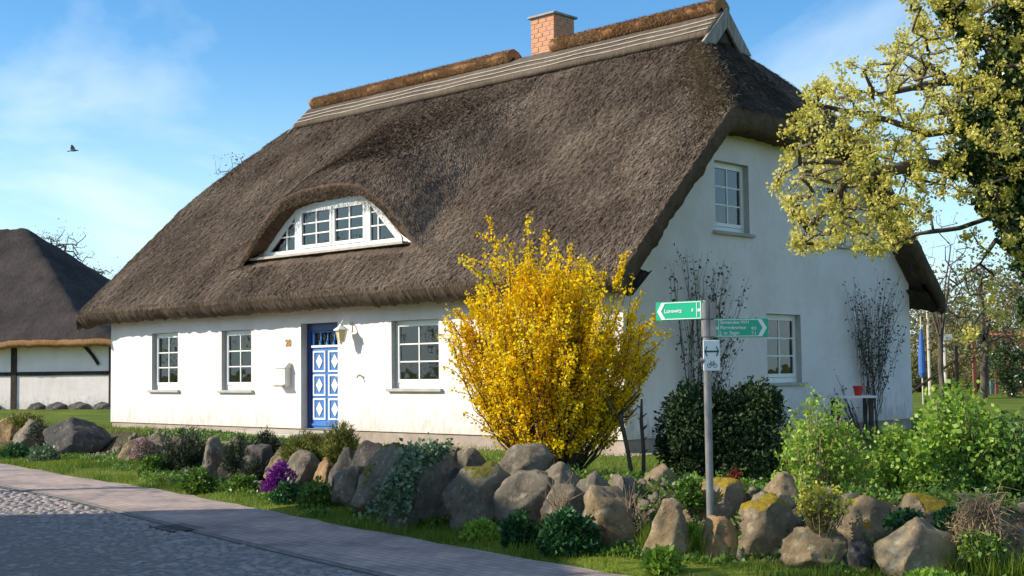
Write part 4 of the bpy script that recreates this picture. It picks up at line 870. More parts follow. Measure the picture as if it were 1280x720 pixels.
for k_ in range(1, 4):
    u = lx0 + 0.07 + (lx1 - lx0 - 0.14) * k_ / 4; q = MB(); q.box((u - 0.012, ld0 + 0.004, 1.70), (u + 0.012, ld0 + 0.026, 1.958)); q.prism([(u - 0.035, ld0 - 0.02, 1.70), (u + 0.035, ld0 - 0.02, 1.70), (u, ld0 - 0.02, 1.80)], (0, 0.018, 0)); q.build('glazing_bar', MT['blue'], door)
pw, ph = 0.40, 0.435
for r_ in range(3):
    for c_ in range(2):
        cx = (lx0 + lx1) / 2 + (c_ - 0.5) * 0.50; cz = 0.40 + r_ * 0.485; t = 0.035; y0, y1_ = ld0 - 0.022, ld0 - 0.001
        q = MB(); q.box((cx - pw / 2, y0, cz - ph / 2), (cx - pw / 2 + t, y1_, cz + ph / 2)); q.box((cx + pw / 2 - t, y0, cz - ph / 2), (cx + pw / 2, y1_, cz + ph / 2)); q.box((cx - pw / 2 + t, y0, cz + ph / 2 - t), (cx + pw / 2 - t, y1_, cz + ph / 2)); q.box((cx - pw / 2 + t, y0, cz - ph / 2), (cx + pw / 2 - t, y1_, cz - ph / 2 + t)); q.build('panel_moulding', MT['white_gloss'], door)
        q = MB(); q.prism([(cx, ld0 - 0.018, cz - 0.145), (cx + 0.105, ld0 - 0.018, cz), (cx, ld0 - 0.018, cz + 0.145), (cx - 0.105, ld0 - 0.018, cz)], (0, 0.017, 0)); q.build('diamond', MT['white_gloss'], door)
q = MB(); q.box((lx0 + 0.02, ld0 - 0.03, 0.06), (lx1 - 0.02, ld0 - 0.001, 0.10)); q.build('drip_rail', MT['blue'], door)
q = MB(); q.box((lx1 - 0.075, ld0 - 0.03, 0.92), (lx1 - 0.035, ld0 - 0.001, 1.12)); q.tube([(lx1 - 0.055, ld0 - 0.03, 1.05), (lx1 - 0.055, ld0 - 0.07, 1.05), (lx1 - 0.17, ld0 - 0.07, 1.05)], 0.011, 6); q.build('handle', MT['brass'], door)
q = MB(); q.box((-9.55, -1.15, -0.42), (-7.15, -0.002, -0.16)); q.box((-9.65, -1.25, -0.16), (-7.05, -0.002, -0.03)); q.build('door_step', MT['concrete'], house, bevel=0.015)

# --- things on the front wall
def house_thing(name, x, y, z, label, cat):
    p = H(x, y, z); return empty(name, tuple(p), HYAW, label, cat)
t = house_thing('wall_lantern', -6.86, 0.0, 1.96, 'white wall lantern with cream glass beside the blue door', 'lamp')
q = MB(); q.box((-0.05, -0.02, -0.02), (0.05, 0.0, 0.16)); q.tube([(0, -0.01, 0.10), (0, -0.10, 0.20), (0, -0.20, 0.20), (0, -0.25, 0.13)], 0.014, 6); q.build('bracket', MT['lamp_white'], t)
q = MB(); q.ring([(0.03, 0.13), (0.05, 0.09), (0.15, 0.02), (0.155, 0.0), (0.12, 0.0)], 6, (0, -0.25, 0)); q.build('lamp_cap', MT['lamp_white'], t)
q = MB(); q.ring([(0.115, 0.0), (0.07, -0.20), (0.06, -0.21)], 6, (0, -0.25, -0.002)); lg = q.build('lamp_glass', MT['lamp_glass'], t)
q = MB()
for k_ in range(6):
    a = 2 * math.pi * k_ / 6; q.tube([(0.118 * math.cos(a), -0.25 + 0.118 * math.sin(a), 0), (0.073 * math.cos(a), -0.25 + 0.073 * math.sin(a), -0.2)], 0.008, 4)
q.ring([(0.075, -0.205), (0.075, -0.225), (0.03, -0.24), (0.015, -0.28)], 6, (0, -0.25, 0)); q.build('lamp_frame', MT['lamp_white'], t)
t = house_thing('mailbox', -8.98, 0.0, 0.86, 'small white mailbox with peaked lid left of the blue door', 'mailbox')
q = MB(); q.box((-0.17, -0.16, 0.0), (0.17, -0.004, 0.38)); q.build('box', MT['lamp_white'], t, bevel=0.006)
q = MB(); q.prism([(-0.185, -0.18, 0.38), (-0.185, -0.002, 0.38), (-0.185, -0.002, 0.48), (-0.185, -0.07, 0.50)], (0.37, 0, 0)); q.build('lid', MT['lamp_white'], t, bevel=0.004)
q = MB(); q.prism([(-0.17, -0.162, 0.0), (-0.17, -0.22, 0.02), (-0.17, -0.22, 0.03), (-0.17, -0.162, 0.05)], (0.34, 0, 0)); q.build('flap', MT['batten'], t)
t = house_thing('outdoor_tap', -6.55, 0.0, 1.07, 'small metal tap on the white wall right of the door', 'tap')
q = MB(); q.tube([(0, 0, 0), (0, -0.09, 0), (0, -0.12, -0.04)], 0.014, 6); q.box((-0.04, -0.075, 0.015), (0.04, -0.055, 0.03)); q.build('spout', MT['galv'], t)

def text_obj(name, s, size, mat, parent=None, loc=(0, 0, 0), ext=0.004, align='LEFT', bold=0.0):
    cu = bpy.data.curves.new(name, 'FONT'); cu.body = s; cu.size = size; cu.extrude = ext; cu.align_x = align; cu.offset = bold
    o = bpy.data.objects.new('tmp_text', cu); COL.objects.link(o); dg = bpy.context.evaluated_depsgraph_get(); me = bpy.data.meshes.new_from_object(o.evaluated_get(dg)); bpy.data.objects.remove(o)
    me.transform(Matrix.Rotation(math.pi / 2, 4, 'X')); me.transform(Matrix.Translation(loc)); me.materials.clear(); return link(name, me, mat, parent)
p = H(-8.90, -0.006, 1.70)
hn = text_obj('house_number', '20', 0.2, MT['brass'], align='CENTER', ext=0.006, bold=0.006); hn.location = tuple(p); hn.rotation_euler = (0, 0, HYAW); tag(hn, 'bronze house number 20 above the white mailbox', 'house number')
# ------------------------------------------------------------------ boulders
ST = {
 'grey': stonemat('grey_granite', (0.23, 0.195, 0.145), (0.37, 0.315, 0.24)),
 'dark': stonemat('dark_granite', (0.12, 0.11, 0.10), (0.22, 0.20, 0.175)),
 'tan': stonemat('tan_granite', (0.33, 0.245, 0.145), (0.53, 0.405, 0.255)),
 'warm': stonemat('orange_tan_granite', (0.40, 0.255, 0.13), (0.60, 0.40, 0.22)),
 'moss': stonemat('mossy_granite', (0.29, 0.225, 0.145), (0.47, 0.375, 0.25), moss=0.30),
 'mossgreen': stonemat('green_mossy_granite', (0.22, 0.19, 0.14), (0.36, 0.31, 0.235), moss=0.12, mosscol=((0.07, 0.075, 0.012), (0.17, 0.15, 0.02))),
 'pale': stonemat('pale_granite', (0.42, 0.325, 0.205), (0.64, 0.51, 0.34), moss=-0.22),
}
WP = np.array([10, 60, 110, 170, 250, 330, 400, 480, 560, 650, 720, 800, 889, 1000, 1100, 1200, 1280.]); WD = np.array([30.96, 28.26, 27, 24.9, 20.98, 19.12, 17.8, 15.45, 14.57, 13.45, 12.67, 12.18, 12.02, 11.33, 10.96, 10.51, 10.17])
def seat(px, bot, z0, pull):
    """where a stone or plant stands: on the level z0 at the foot of the wall, or further up the bank"""
    if z0 < 0.1: d = gp(px, bot, z0)[1] + pull; return np.array([gp(px, bot, z0)[0] * d / gp(px, bot, z0)[1], d, z0])
    d = float(np.interp(px, WP, WD)) + float(np.interp(px, [780, 870], [0.25, 0.10])) + (z0 - 0.1) * float(np.interp(px, [780, 870], [2.2, 0.9])) + pull; return dp(px, bot, d)
def boulder(cx, top_, bot, w, z0, tone, label, seed, depth_r=0.8, cuts=5, tilt=0.0, pull=0.0, topw=None):
    """a glacial boulder: rounded block with a few broken faces; px sizes are only its bearing and apparent size"""
    g = seat(cx, bot, z0, pull); d = g[1]; sc = d / FPX; bury = 0.12 if z0 < 0.1 else 0.45
    Wd, Ht = w * sc * (1.10 if w < 80 else 1.0), (bot - top_) * sc * 1.05
    r = np.random.default_rng(seed * 7 + 3); bm = bmesh.new(); bmesh.ops.create_icosphere(bm, subdivisions=4, radius=1.0)
    V = np.array([v.co[:] for v in bm.verts])
    for k_ in range(cuts):
        nv = unit(r.normal(size=3) * np.array([1, 1, 0.8])); lim = r.uniform(0.45, 0.78)
        t = V @ nv; over = np.maximum(0, t - lim); V = V - nv * (over * 0.93)[:, None]
    for nv, lim in ((unit(np.array([-0.66, -0.6, 0.38]) + r.normal(size=3) * 0.16), r.uniform(0.42, 0.6)), (unit(np.array([0.72, -0.6, 0.15]) + r.normal(size=3) * 0.2), r.uniform(0.5, 0.68))):
        t = V @ nv; over = np.maximum(0, t - lim); V = V - nv * (over * 0.95)[:, None]
    lump = 0
    for s_ in range(3):
        f_ = 1.3 * 2.1 ** s_; a = 0.12 / 1.75 ** s_; ph = r.uniform(0, 20, 3)
        lump = lump + a * (vnoise(V[:, 0] * f_ + ph[0], V[:, 1] * f_ + ph[1], seed) + vnoise(V[:, 2] * f_ + ph[2], V[:, 0] * f_ - V[:, 1] * f_ + ph[0], seed + 9))
    V = V * (1 + lump)[:, None]
    V = V * (1 + 0.030 * (vnoise(V[:, 0] * 9, V[:, 1] * 9 + V[:, 2] * 5, seed) + vnoise(V[:, 2] * 11, V[:, 1] * 9, seed + 3)))[:, None]
    if topw is not None:
        h_ = (V[:, 2] + 1) / 2; V[:, 0] *= 1 + (topw - 1) * h_
    ca, sa = math.cos(tilt), math.sin(tilt); V = np.stack([ca * V[:, 0] + sa * V[:, 2], V[:, 1], -sa * V[:, 0] + ca * V[:, 2]], 1)
    lo, hi = V.min(0), V.max(0); V = (V - lo) / (hi - lo) - np.array([0.5, 0.5, 0])
    V = V * np.array([Wd, min(Wd, max(Ht, 0.3)) * depth_r + 0.08, Ht * (1 + bury)]); V[:, 2] -= Ht * bury
    for v, c in zip(bm.verts, V): v.co = c
    me = bpy.data.meshes.new('boulder'); bm.to_mesh(me); bm.free(); me.polygons.foreach_set('use_smooth', np.ones(len(me.polygons), dtype=bool))
    o = link('boulder', me, ST[tone]); o.location = (g[0], g[1] + (V[:, 1].max()) * 0.6, g[2]); o.rotation_euler = (0, 0, -math.atan2(g[0], g[1])); tag(o, label, 'boulder', 'boulders of the dry garden wall'); return o
B = [
 (10, 520, 556, 40, .05, 'warm', 'orange tan boulder cut off by the left edge of the picture', 1, .8, 4, 0, 0, None),
 (34, 526, 563, 38, .05, 'grey', 'egg shaped grey boulder left of the dark peaked boulder', 2, .8, 3, 0.15, 0, None),
 (93, 524, 572, 84, .05, 'dark', 'big dark peaked boulder left of the gap in the wall', 3, .7, 6, 0.1, 0, .55),
 (165, 551, 580, 36, .05, 'tan', 'small tan boulder under the pink flowers', 4, .8, 4, 0, 0, None),
 (192, 545, 576, 44, .12, 'grey', 'grey brown boulder behind the pink flowers', 5, .8, 5, 0, .4, None),
 (218, 545, 582, 30, .12, 'grey', 'narrow tilted stone slab left of the large rosemary shrub', 6, .8, 6, .5, .2, None),
 (266, 549, 602, 30, .05, 'grey', 'upright grey boulder right of the large rosemary shrub', 7, .8, 5, .1, 0, None),
 (285, 567, 604, 27, .05, 'tan', 'narrow upright tan boulder under the second rosemary shrub', 8, .8, 4, .1, 0, .7),
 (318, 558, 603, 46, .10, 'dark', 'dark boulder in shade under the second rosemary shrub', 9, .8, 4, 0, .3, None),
 (346, 562, 610, 34, .05, 'tan', 'tan boulder carrying the purple flower cushion', 10, .8, 4, .25, 0, .8),
 (377, 566, 616, 42, .05, 'grey', 'rounded grey boulder right of the purple flower cushion', 11, .8, 3, .1, 0, None),
 (407, 574, 618, 32, .05, 'warm', 'rough orange brown boulder below the yellow green heath', 12, .8, 6, 0, 0, None),
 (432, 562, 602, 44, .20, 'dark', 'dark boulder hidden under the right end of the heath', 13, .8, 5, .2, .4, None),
 (437, 586, 636, 46, .05, 'grey', 'grey boulder leaning right at the foot of the dark slab', 14, .8, 4, .35, 0, .8),
 (462, 554, 602, 48, .20, 'dark', 'dark tilted slab sticking up above the wall', 15, .55, 6, .75, .5, None),
 (474, 560, 646, 70, .05, 'mossgreen', 'triangular boulder with a mossy edge left of the ivy', 16, .75, 6, .35, .1, .5),
 (521, 570, 657, 96, .05, 'grey', 'broad flat faced grey boulder right of the ivy, among the largest', 17, .75, 6, .05, 0, .75),
 (572, 588, 630, 40, .10, 'dark', 'small bluish dark stone between the two largest boulders', 18, .8, 4, 0, .3, None),
 (598, 582, 662, 96, .05, 'mossgreen', 'large domed boulder with a green mossy left shoulder', 19, .85, 3, .1, 0, .75),
 (590, 562, 592, 34, .52, 'grey', 'small round grey boulder on top of the large domed one', 20, .9, 2, 0, 0, None),
 (562, 560, 588, 40, .48, 'grey', 'low grey stone on the wall top behind the flat faced boulder', 21, .8, 4, 0, .3, None),
 (658, 556, 592, 66, .52, 'grey', 'oval grey boulder on the wall top under the forsythia', 22, .8, 2, .05, 0, None),
 (658, 592, 664, 76, .05, 'grey', 'smooth oval boulder leaning right below the forsythia', 23, .8, 2, .45, 0, None),
 (702, 580, 616, 48, .42, 'grey', 'low rounded boulder right of the oval wall top boulder', 24, .8, 3, 0, 0, None),
 (706, 608, 652, 54, .10, 'grey', 'pale topped boulder above the largest leafy green mound', 25, .8, 4, .1, .3, None),
 (678, 630, 664, 30, .05, 'tan', 'small tan stone between the two leafy green mounds', 26, .8, 3, 0, 0, None),
 (762, 612, 686, 62, .05, 'tan', 'tall rough brown boulder right of the largest leafy green mound', 27, .8, 5, -.35, 0, None),
 (742, 594, 628, 42, .38, 'grey', 'brownish stone behind the tall rough brown boulder', 28, .8, 4, 0, .1, None),
 (783, 596, 634, 48, .36, 'grey', 'flat topped stone in front of the pruned sapling', 29, .8, 5, 0, .1, None),
 (822, 588, 666, 72, .08, 'tan', 'slanted wedge slab rising to the right with a pale flat top', 30, .7, 6, .7, .1, None),
 (838, 628, 698, 60, .05, 'tan', 'sunlit rounded pyramid boulder left of the sign post', 31, .85, 4, .1, 0, .7),
 (895, 602, 654, 76, .22, 'moss', 'boulder with a flat mossy top directly behind the sign post', 32, .8, 5, 0, .1, None),
 (900, 654, 702, 54, .05, 'warm', 'orange tan boulder at the foot of the sign post', 33, .7, 5, 0, .25, .8),
 (963, 622, 678, 70, .10, 'moss', 'moss capped boulder right of the sign post', 34, .8, 5, 0, 0, None),
 (977, 594, 634, 52, .42, 'tan', 'pointed tan boulder behind the moss capped boulder', 35, .8, 5, 0, .3, .6),
 (1022, 664, 712, 78, .05, 'tan', 'tan boulder under the yellow green spurge', 36, .8, 4, 0, 0, None),
 (1086, 622, 668, 80, .20, 'moss', 'low boulder thickly covered in yellow moss right of the spurge', 37, .8, 4, 0, .1, None),
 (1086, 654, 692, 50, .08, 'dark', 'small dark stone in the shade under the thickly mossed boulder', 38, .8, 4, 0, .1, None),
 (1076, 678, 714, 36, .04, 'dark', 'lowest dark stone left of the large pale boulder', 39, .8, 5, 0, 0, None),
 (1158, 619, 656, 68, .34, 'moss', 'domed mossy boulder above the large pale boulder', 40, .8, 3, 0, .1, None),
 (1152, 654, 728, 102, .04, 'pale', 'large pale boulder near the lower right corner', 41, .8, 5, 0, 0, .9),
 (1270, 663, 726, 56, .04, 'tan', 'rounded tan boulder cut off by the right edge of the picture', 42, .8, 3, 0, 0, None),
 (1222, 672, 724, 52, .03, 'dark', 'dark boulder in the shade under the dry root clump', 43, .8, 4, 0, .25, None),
]
for a in B: boulder(*a)

# ------------------------------------------------------------------ sign post
sp = gp(889, 692, 0.05); SX, SY = float(sp[0]), float(sp[1]); SZ = float(ground_z(SX, SY))
post = empty('sign_post', (SX, SY, SZ), 0, 'galvanised steel sign post with cycle route signs in front of the boulders', 'sign post')
q = MB(); q.ring([(0.035, -0.1), (0.035, 2.325), (0.030, 2.335)], 14); q.build('pole', MT['galv'], post, smooth=False)
for z in (2.24, 2.075):
    q = MB(); q.ring([(0.047, z - 0.075), (0.047, z + 0.075)], 14); q.box((0.03, -0.05, z - 0.075), (0.085, 0.03, z + 0.075)); q.build('clamp', MT['galv'], post)
q = MB(); q.tube([(-0.03, -0.05, 1.78), (-0.075, -0.05, 1.78)], 0.022, 8); q.build('bolt', MT['galv'], post)
def sign_panel(rz, x0, x1, z0, z1, arrow, lines, nums, bg, fg):
    """arrow: -1 points to x0, +1 to x1, 0 double arrow"""
    o = MB(); t = 0.012; o.box((x0, -0.006, z0), (x1, 0.006, z1)); pn = o.build('sign_panel', bg, post, bevel=0.003); pn.location = (0, -0.05, 0); pn.rotation_euler = (0, 0, rz)
    Y0, dy = -0.0105, 0.0035; w, h = x1 - x0, z1 - z0; bt = 0.007; e = 0.008
    def pr(pts, name): m_ = MB(); m_.prism([(a, Y0, b_) for a, b_ in pts], (0, dy, 0)); m_.build(name, fg, pn)
    def rect(a0, b0, a1, b1, name): pr([(a0, b0), (a1, b0), (a1, b1), (a0, b1)], name)
    if arrow:
        aw = 0.052; fl_ = (lambda u: u) if arrow > 0 else (lambda u: x0 + x1 - u)
        R_ = lambda a0, b0, a1, b1, nm: rect(min(fl_(a0), fl_(a1)), b0, max(fl_(a0), fl_(a1)), b1, nm)
        tipx = x1 - 0.018; R_(x0 + e, z1 - e - bt, tipx - aw * 1.6, z1 - e, 'border_line'); R_(x0 + e, z0 + e, tipx - aw * 1.6, z0 + e + bt, 'border_line'); R_(x0 + e, z0 + e, x0 + e + bt, z1 - e, 'border_line'); R_(x0 + 0.052, z0 + e, x0 + 0.052 + bt * 0.8, z1 - e, 'border_line')
        zm = (z0 + z1) / 2
        pr([(fl_(u), v) for u, v in [(tipx - aw * 1.75, z1 - e), (tipx - aw * 0.95, z1 - e), (tipx, zm), (tipx - aw * 0.95, z0 + e), (tipx - aw * 1.75, z0 + e), (tipx - aw * 0.8, zm)]], 'arrow_head')
        R_(x0 + 0.020, zm - 0.014, x0 + 0.046, zm + 0.012, 'route_badge')
        lh = (h - 0.03) / 3
        for i, s_ in enumerate(lines):
            zt = (z1 - 0.012 - (i + 0.8) * lh) if len(lines) > 1 else zm - 0.017
            text_obj('lettering', s_, 0.046 if len(lines) > 1 else 0.052, fg, pn, (x0 + 0.068 if arrow > 0 else x0 + 0.095, Y0 + 0.0015, zt), 0.0015, bold=0.0006)
        for zt, xx, s_ in nums: text_obj('lettering', s_, 0.040, fg, pn, (xx, Y0 + 0.0015, zt), 0.0015, bold=0.0006)
    return pn
z0, z1 = 1.99, 2.165
sign_panel(R(12), 0.055, 0.60, z0, z1, 1, ['Sinnendee WH', 'Parrndewiese', 'J. w. Sager'], [(z0 + 0.07, 0.43, '8,0'), (z0 + 0.025, 0.43, '7,1')], MT['sign_green'], MT['sign_white'])
sign_panel(R(-38), -0.545, -0.045, 2.16, 2.335, -1, ['Lonewitz'], [(2.235, -0.155, '8')], MT['sign_green'], MT['sign_white'])
q = MB(); q.box((-0.055, -0.006, 1.60), (0.115, 0.006, 1.885)); pn = q.build('sign_panel', MT['sign_white'], post, bevel=0.004); pn.location = (0.008, -0.052, 0.10); pn.scale = (0.93, 1, 0.99); pn.rotation_euler = (0, 0, R(8))
def pr(pts, nm='symbol'): m_ = MB(); m_.prism([(a, -0.0105, b_) for a, b_ in pts], (0, 0.0035, 0)); m_.build(nm, MT['sign_dark'], pn)
pr([(-0.035, 1.772), (0.095, 1.772), (0.095, 1.788), (-0.035, 1.788)], 'arrow_shaft')
pr([(-0.045, 1.780), (-0.022, 1.735), (-0.012, 1.735), (-0.032, 1.780), (-0.012, 1.828), (-0.022, 1.828)], 'arrow_head'); pr([(0.105, 1.780), (0.082, 1.735), (0.072, 1.735), (0.092, 1.780), (0.072, 1.828), (0.082, 1.828)], 'arrow_head')
for cx in (0.002, 0.062):
    pts = [(cx + 0.021 * math.cos(a), 1.648 + 0.021 * math.sin(a)) for a in np.linspace(0, 2 * math.pi, 15)]; m_ = MB()
    for p_, q_ in zip(pts[:-1], pts[1:]):
        pi_, qi_ = (cx + (p_[0] - cx) * 0.78, 1.648 + (p_[1] - 1.648) * 0.78), (cx + (q_[0] - cx) * 0.78, 1.648 + (q_[1] - 1.648) * 0.78); m_.poly([(p_[0], -0.0105, p_[1]), (q_[0], -0.0105, q_[1]), (qi_[0], -0.0105, qi_[1]), (pi_[0], -0.0105, pi_[1])])
    m_.build('bicycle_wheel', MT['sign_dark'], pn)
m_ = MB()
for a, b_ in (((0.002, 1.648), (0.02, 1.68)), ((0.02, 1.68), (0.05, 1.68)), ((0.05, 1.68), (0.03, 1.648)), ((0.03, 1.648), (0.02, 1.68)), ((0.062, 1.648), (0.046, 1.695)), ((0.02, 1.68), (0.016, 1.695))):
    m_.tube([(a[0], -0.009, a[1]), (b_[0], -0.009, b_[1])], 0.0022, 4)
m_.build('bicycle_frame', MT['sign_dark'], pn)

# ------------------------------------------------------------------ grass
def in_house(x, y):
    dx, dy_ = x - HX, y - HY; lx = hc * dx + hs * dy_; ly = -hs * dx + hc * dy_
    return (lx > -L - 0.1) & (lx < 0.1) & (ly > -0.1) & (ly < W + 0.1)
def visible(x, y): return np.abs(x / y) < 0.42
def grass(n, ylo, yhi, dlo, dhi, length, width, seed, thin=0.5):
    y = ylo * (yhi / ylo) ** rng.uniform(0, 1, n); d = rng.uniform(dlo, dhi, n); x = np.interp(y, ROAD_Y, ROAD_X) + d / 0.8
    dw_ = wall_d(x, y); keep = visible(x, y) & ~in_house(x, y) & ((dw_ < 0.05) | (dw_ > 1.5) | (rng.random(n) < 0.25)) & (fbm(x * 1.3, y * 1.3, seed) > -thin + rng.normal(size=n) * 0.15); x, y = x[keep], y[keep]
    P = np.stack([x, y, ground_z(x, y)], 1); return blades(P, length * (0.75 + 0.6 * (vnoise(x * 2.3, y * 2.3, 8) > 0.2)), width)
parts = [grass(60000, 9.8, 28, -0.06, 1.9, 0.075, 0.010, 3, 0.25), grass(45000, 10.5, 32, 1.8, 9.0, 0.07, 0.011, 4, 0.6), grass(30000, 24, 34, 0.1, 4.0, 0.08, 0.014, 5, 0.5)]
V = np.concatenate([p[0] for p in parts]); G_ = fobj('grass', V, np.arange(len(V)).reshape(-1, 3), MT['grassblade']); tag(G_, 'short spring grass on the verge and lawn', 'grass', kind='stuff')
# low weeds scattered along the foot of the wall
n = 5200; y = rng.uniform(10, 29, n); x = np.interp(y, WALL_Y, WALL_X) - rng.uniform(0.0, 0.55, n) ** 1.0 / 0.8
kp = visible(x, y) & (fbm(x * 1.7, y * 1.7, 15) > 0.02); x, y = x[kp], y[kp]
P = np.stack([x, y, ground_z(x, y) + 0.01], 1); P = np.repeat(P, 7, 0) + rng.normal(size=(len(P) * 7, 3)) * np.array([0.06, 0.06, 0.022]) + np.array([0, 0, 0.03])
V, F = leaves(P, 0.05, 0.65, 0.4); wd = fobj('weeds', V, F, MT['mid']); tag(wd, 'low leafy weeds along the foot of the boulders', 'weeds', kind='stuff')
n = 1500; y = rng.uniform(10, 13.2, n); x = np.interp(y, WALL_Y, WALL_X) - rng.uniform(-0.25, 0.35, n); kp = (fbm(x * 2, y * 2, 25) > 0.05) & (x > 1.2); x, y = x[kp], y[kp]
P = np.repeat(np.stack([x, y, ground_z(x, y)], 1), 6, 0) + rng.normal(size=(len(x) * 6, 3)) * [0.03, 0.03, 0]
V, F = blades(P, 0.26, 0.014, 0.3); tg_ = fobj('tall_grass', V, F, MT['grassblade']); tag(tg_, 'taller grass tufts around the right hand boulders', 'grass', kind='stuff')
# creeping ground cover on the bank between the boulders
n = 9000; y = rng.uniform(9.8, 27, n); x = np.interp(y, WALL_Y, WALL_X) + rng.uniform(0.0, 1.7, n) / 0.8; kp = visible(x, y) & (fbm(x * 1.6, y * 1.6, 35) > -0.1) & ((x < 0.8) | (rng.random(n) < 0.6)); x, y = x[kp], y[kp]
P = np.stack([x, y, ground_z(x, y) + 0.02], 1); P = np.repeat(P, 7, 0) + rng.normal(size=(len(P) * 7, 3)) * np.array([0.07, 0.07, 0.035]) + np.array([0, 0, 0.03])
V, F = leaves(P, 0.05, 0.6, 0.4); gc_ = fobj('ground_cover', V, F, MT['mid']); tag(gc_, 'creeping green ground cover on the bank between the boulders', 'ground cover', kind='stuff')
# pale gravel strip along the foot of the house
n = 4200; lx = rng.uniform(-L, 0.25, n); ly = -rng.uniform(0.02, 0.36, n); sw = rng.random(n) < 0.4; lx2 = np.where(sw, rng.uniform(0.02, 0.4, n), lx); ly2 = np.where(sw, rng.uniform(-0.3, 4.0, n), ly)
wx = HX + hc * lx2 - hs * ly2; wy = HY + hs * lx2 + hc * ly2; P = np.stack([wx, wy, ground_z(wx, wy)], 1)
oct_ = np.array([[1, 0, 0], [0, 1, 0], [-1, 0, 0], [0, -1, 0], [0, 0, 0.8], [0, 0, -0.6]]); of = np.array([[0, 1, 4], [1, 2, 4], [2, 3, 4], [3, 0, 4], [1, 0, 5], [2, 1, 5], [3, 2, 5], [0, 3, 5]])
V = (P[:, None, :] + oct_[None] * rng.uniform(0.018, 0.05, (n, 1, 3)) + 0).reshape(-1, 3); F = (of[None] + 6 * np.arange(n)[:, None, None]).reshape(-1, 3)
MT['gravel'] = leafmat('gravel', [(0.22, 0.18, 0.13), (0.36, 0.30, 0.22), (0.48, 0.42, 0.33)], trans=0, rough=0.9)
gv = fobj('gravel', V, F, MT['gravel']); tag(gv, 'pale gravel strip along the foot of the house', 'gravel', kind='stuff')

# ------------------------------------------------------------------ plants
def ell(n, c, r, shell=0.55, zmin=-0.2):
    d = unit(rng.normal(size=(n * 4 + 24, 3))); d = d[d[:, 2] > zmin][:n]; k_ = rng.uniform(shell, 1.0, (len(d), 1)); return np.asarray(c) + d * np.asarray(r) * k_, d
def plant(name, p, label, cat='plant', group=None): return empty(name, tuple(map(float, p)), 0, label, cat, group)
def size_at(px, bot, z0, w, h, pull=0.0):
    g = seat(px, bot, z0, pull); d = g[1]; return g, w * d / FPX, h * d / FPX
def mound(name, px, top_, bot, w, z0, mat, leaf, n, label, cat='plant', pull=0.0, aspect=0.6, flower=None, fn=0, depth=0.8, lump=0.25):
    g, wd, ht = size_at(px, bot, z0, w, bot - top_, pull); t = plant(name, g, label, cat)
    P, d = ell(n, (0, 0, ht * 0.05), (wd / 2, wd / 2 * depth, ht * 0.95), 0.5, -0.05); s_ = 1 + lump * fbm(P[:, 0] * 6 / max(wd, .2) + px, P[:, 2] * 6 / max(wd, .2) + P[:, 1] * 4, 5); P = P * s_[:, None]; P[:, 2] = np.maximum(P[:, 2], 0.01)
    V, F = leaves(P, leaf, aspect, 0.2, axis=d * 0.9); fobj('foliage', V, F, mat, t)
    tb = Tubes()
    for k_ in rng.choice(len(P), min(26, len(P)), replace=False): tb.add([(0, 0, -0.03), P[k_] * [0.4, 0.4, 0.6], P[k_]], [0.007, 0.005, 0.002])
    tb.build('stems', MT['twig'], t)
    if flower is not None:
        P, d = ell(fn, (0, 0, ht * 0.05), (wd / 2 * 1.03, wd / 2 * depth * 1.03, ht), 0.93, 0.0); P[:, 2] = np.maximum(P[:, 2], 0.02); V, F = leaves(P, leaf * 0.8, 0.9, 0, axis=d); fobj('flowers', V, F, flower, t)
    return t
def needle_shrub(name, px, top_, bot, w, z0, mat, n, label, length=0.09, pull=0.0, depth=0.8):
    g, wd, ht = size_at(px, bot, z0, w, bot - top_, pull); t = plant(name, g, label, 'shrub'); tb = Tubes(); PP, DD = [], []
    for k_ in range(90):
        e_ = ell(1, (0, 0, 0), (wd / 2, wd / 2 * depth, ht), 0.75, 0.12)[0][0]; b_ = np.array([rng.normal() * wd * 0.08, rng.normal() * wd * 0.06, -0.03]); m_ = (b_ + e_) / 2 + np.array([0, 0, -0.1 * ht]) + rng.normal(size=3) * 0.03
        tb.add([b_, m_, e_], [0.006, 0.004, 0.002]); u = rng.uniform(0.25, 1.05, (n // 90, 1)); q_ = b_ * (1 - u) ** 2 + 2 * m_ * u * (1 - u) + e_ * u * u; PP.append(q_ + rng.normal(size=q_.shape) * 0.02); DD.append(np.tile(unit(e_ - m_), (len(q_), 1)))
    P, D_ = np.concatenate(PP), np.concatenate(DD); V, F = leaves(P, length, 0.16, 0.25, axis=D_ * 1.1, jitter=0.75, fold=0.1); fobj('foliage', V, F, mat, t); tb.build('stems', MT['twig'], t); return t
needle_shrub('rosemary_shrub', 228, 533, 598, 74, .10, MT['needle'], 9000, 'large dark rosemary shrub hanging over the wall near the left house corner')
needle_shrub('rosemary_shrub', 304, 545, 590, 58, .20, MT['needle'], 5500, 'second rosemary shrub, between the upright boulders and purple flowers', pull=.1)
needle_shrub('rosemary_shrub', 334, 540, 572, 34, .38, MT['needle'], 3000, 'small dark rosemary tuft in front of the door step', pull=.5)
needle_shrub('rosemary_shrub', 322, 573, 605, 40, .06, MT['needle'], 2600, 'low grey green rosemary left of the purple flower cushion', pull=-.1)
needle_shrub('heath_shrub', 382, 541, 574, 66, .34, MT['heath'], 6500, 'yellow green heath shrub below the door step', length=0.07, pull=.2)
needle_shrub('heath_shrub', 425, 530, 576, 56, .36, MT['heath'], 6500, 'taller yellow green heath shrub right of the door step', length=0.075, pull=.3)
needle_shrub('grass_tuft', 30, 515, 532, 50, .40, MT['heath'], 2500, 'yellowish tuft on the wall by the left picture edge', length=.1, pull=.5)
mound('purple_cushion', 349, 578, 613, 40, .09, MT['purple'], 0.032, 3600, 'bright purple flower cushion hanging down a tan boulder', 'flower cushion', pull=-.22, depth=.5, lump=.5)
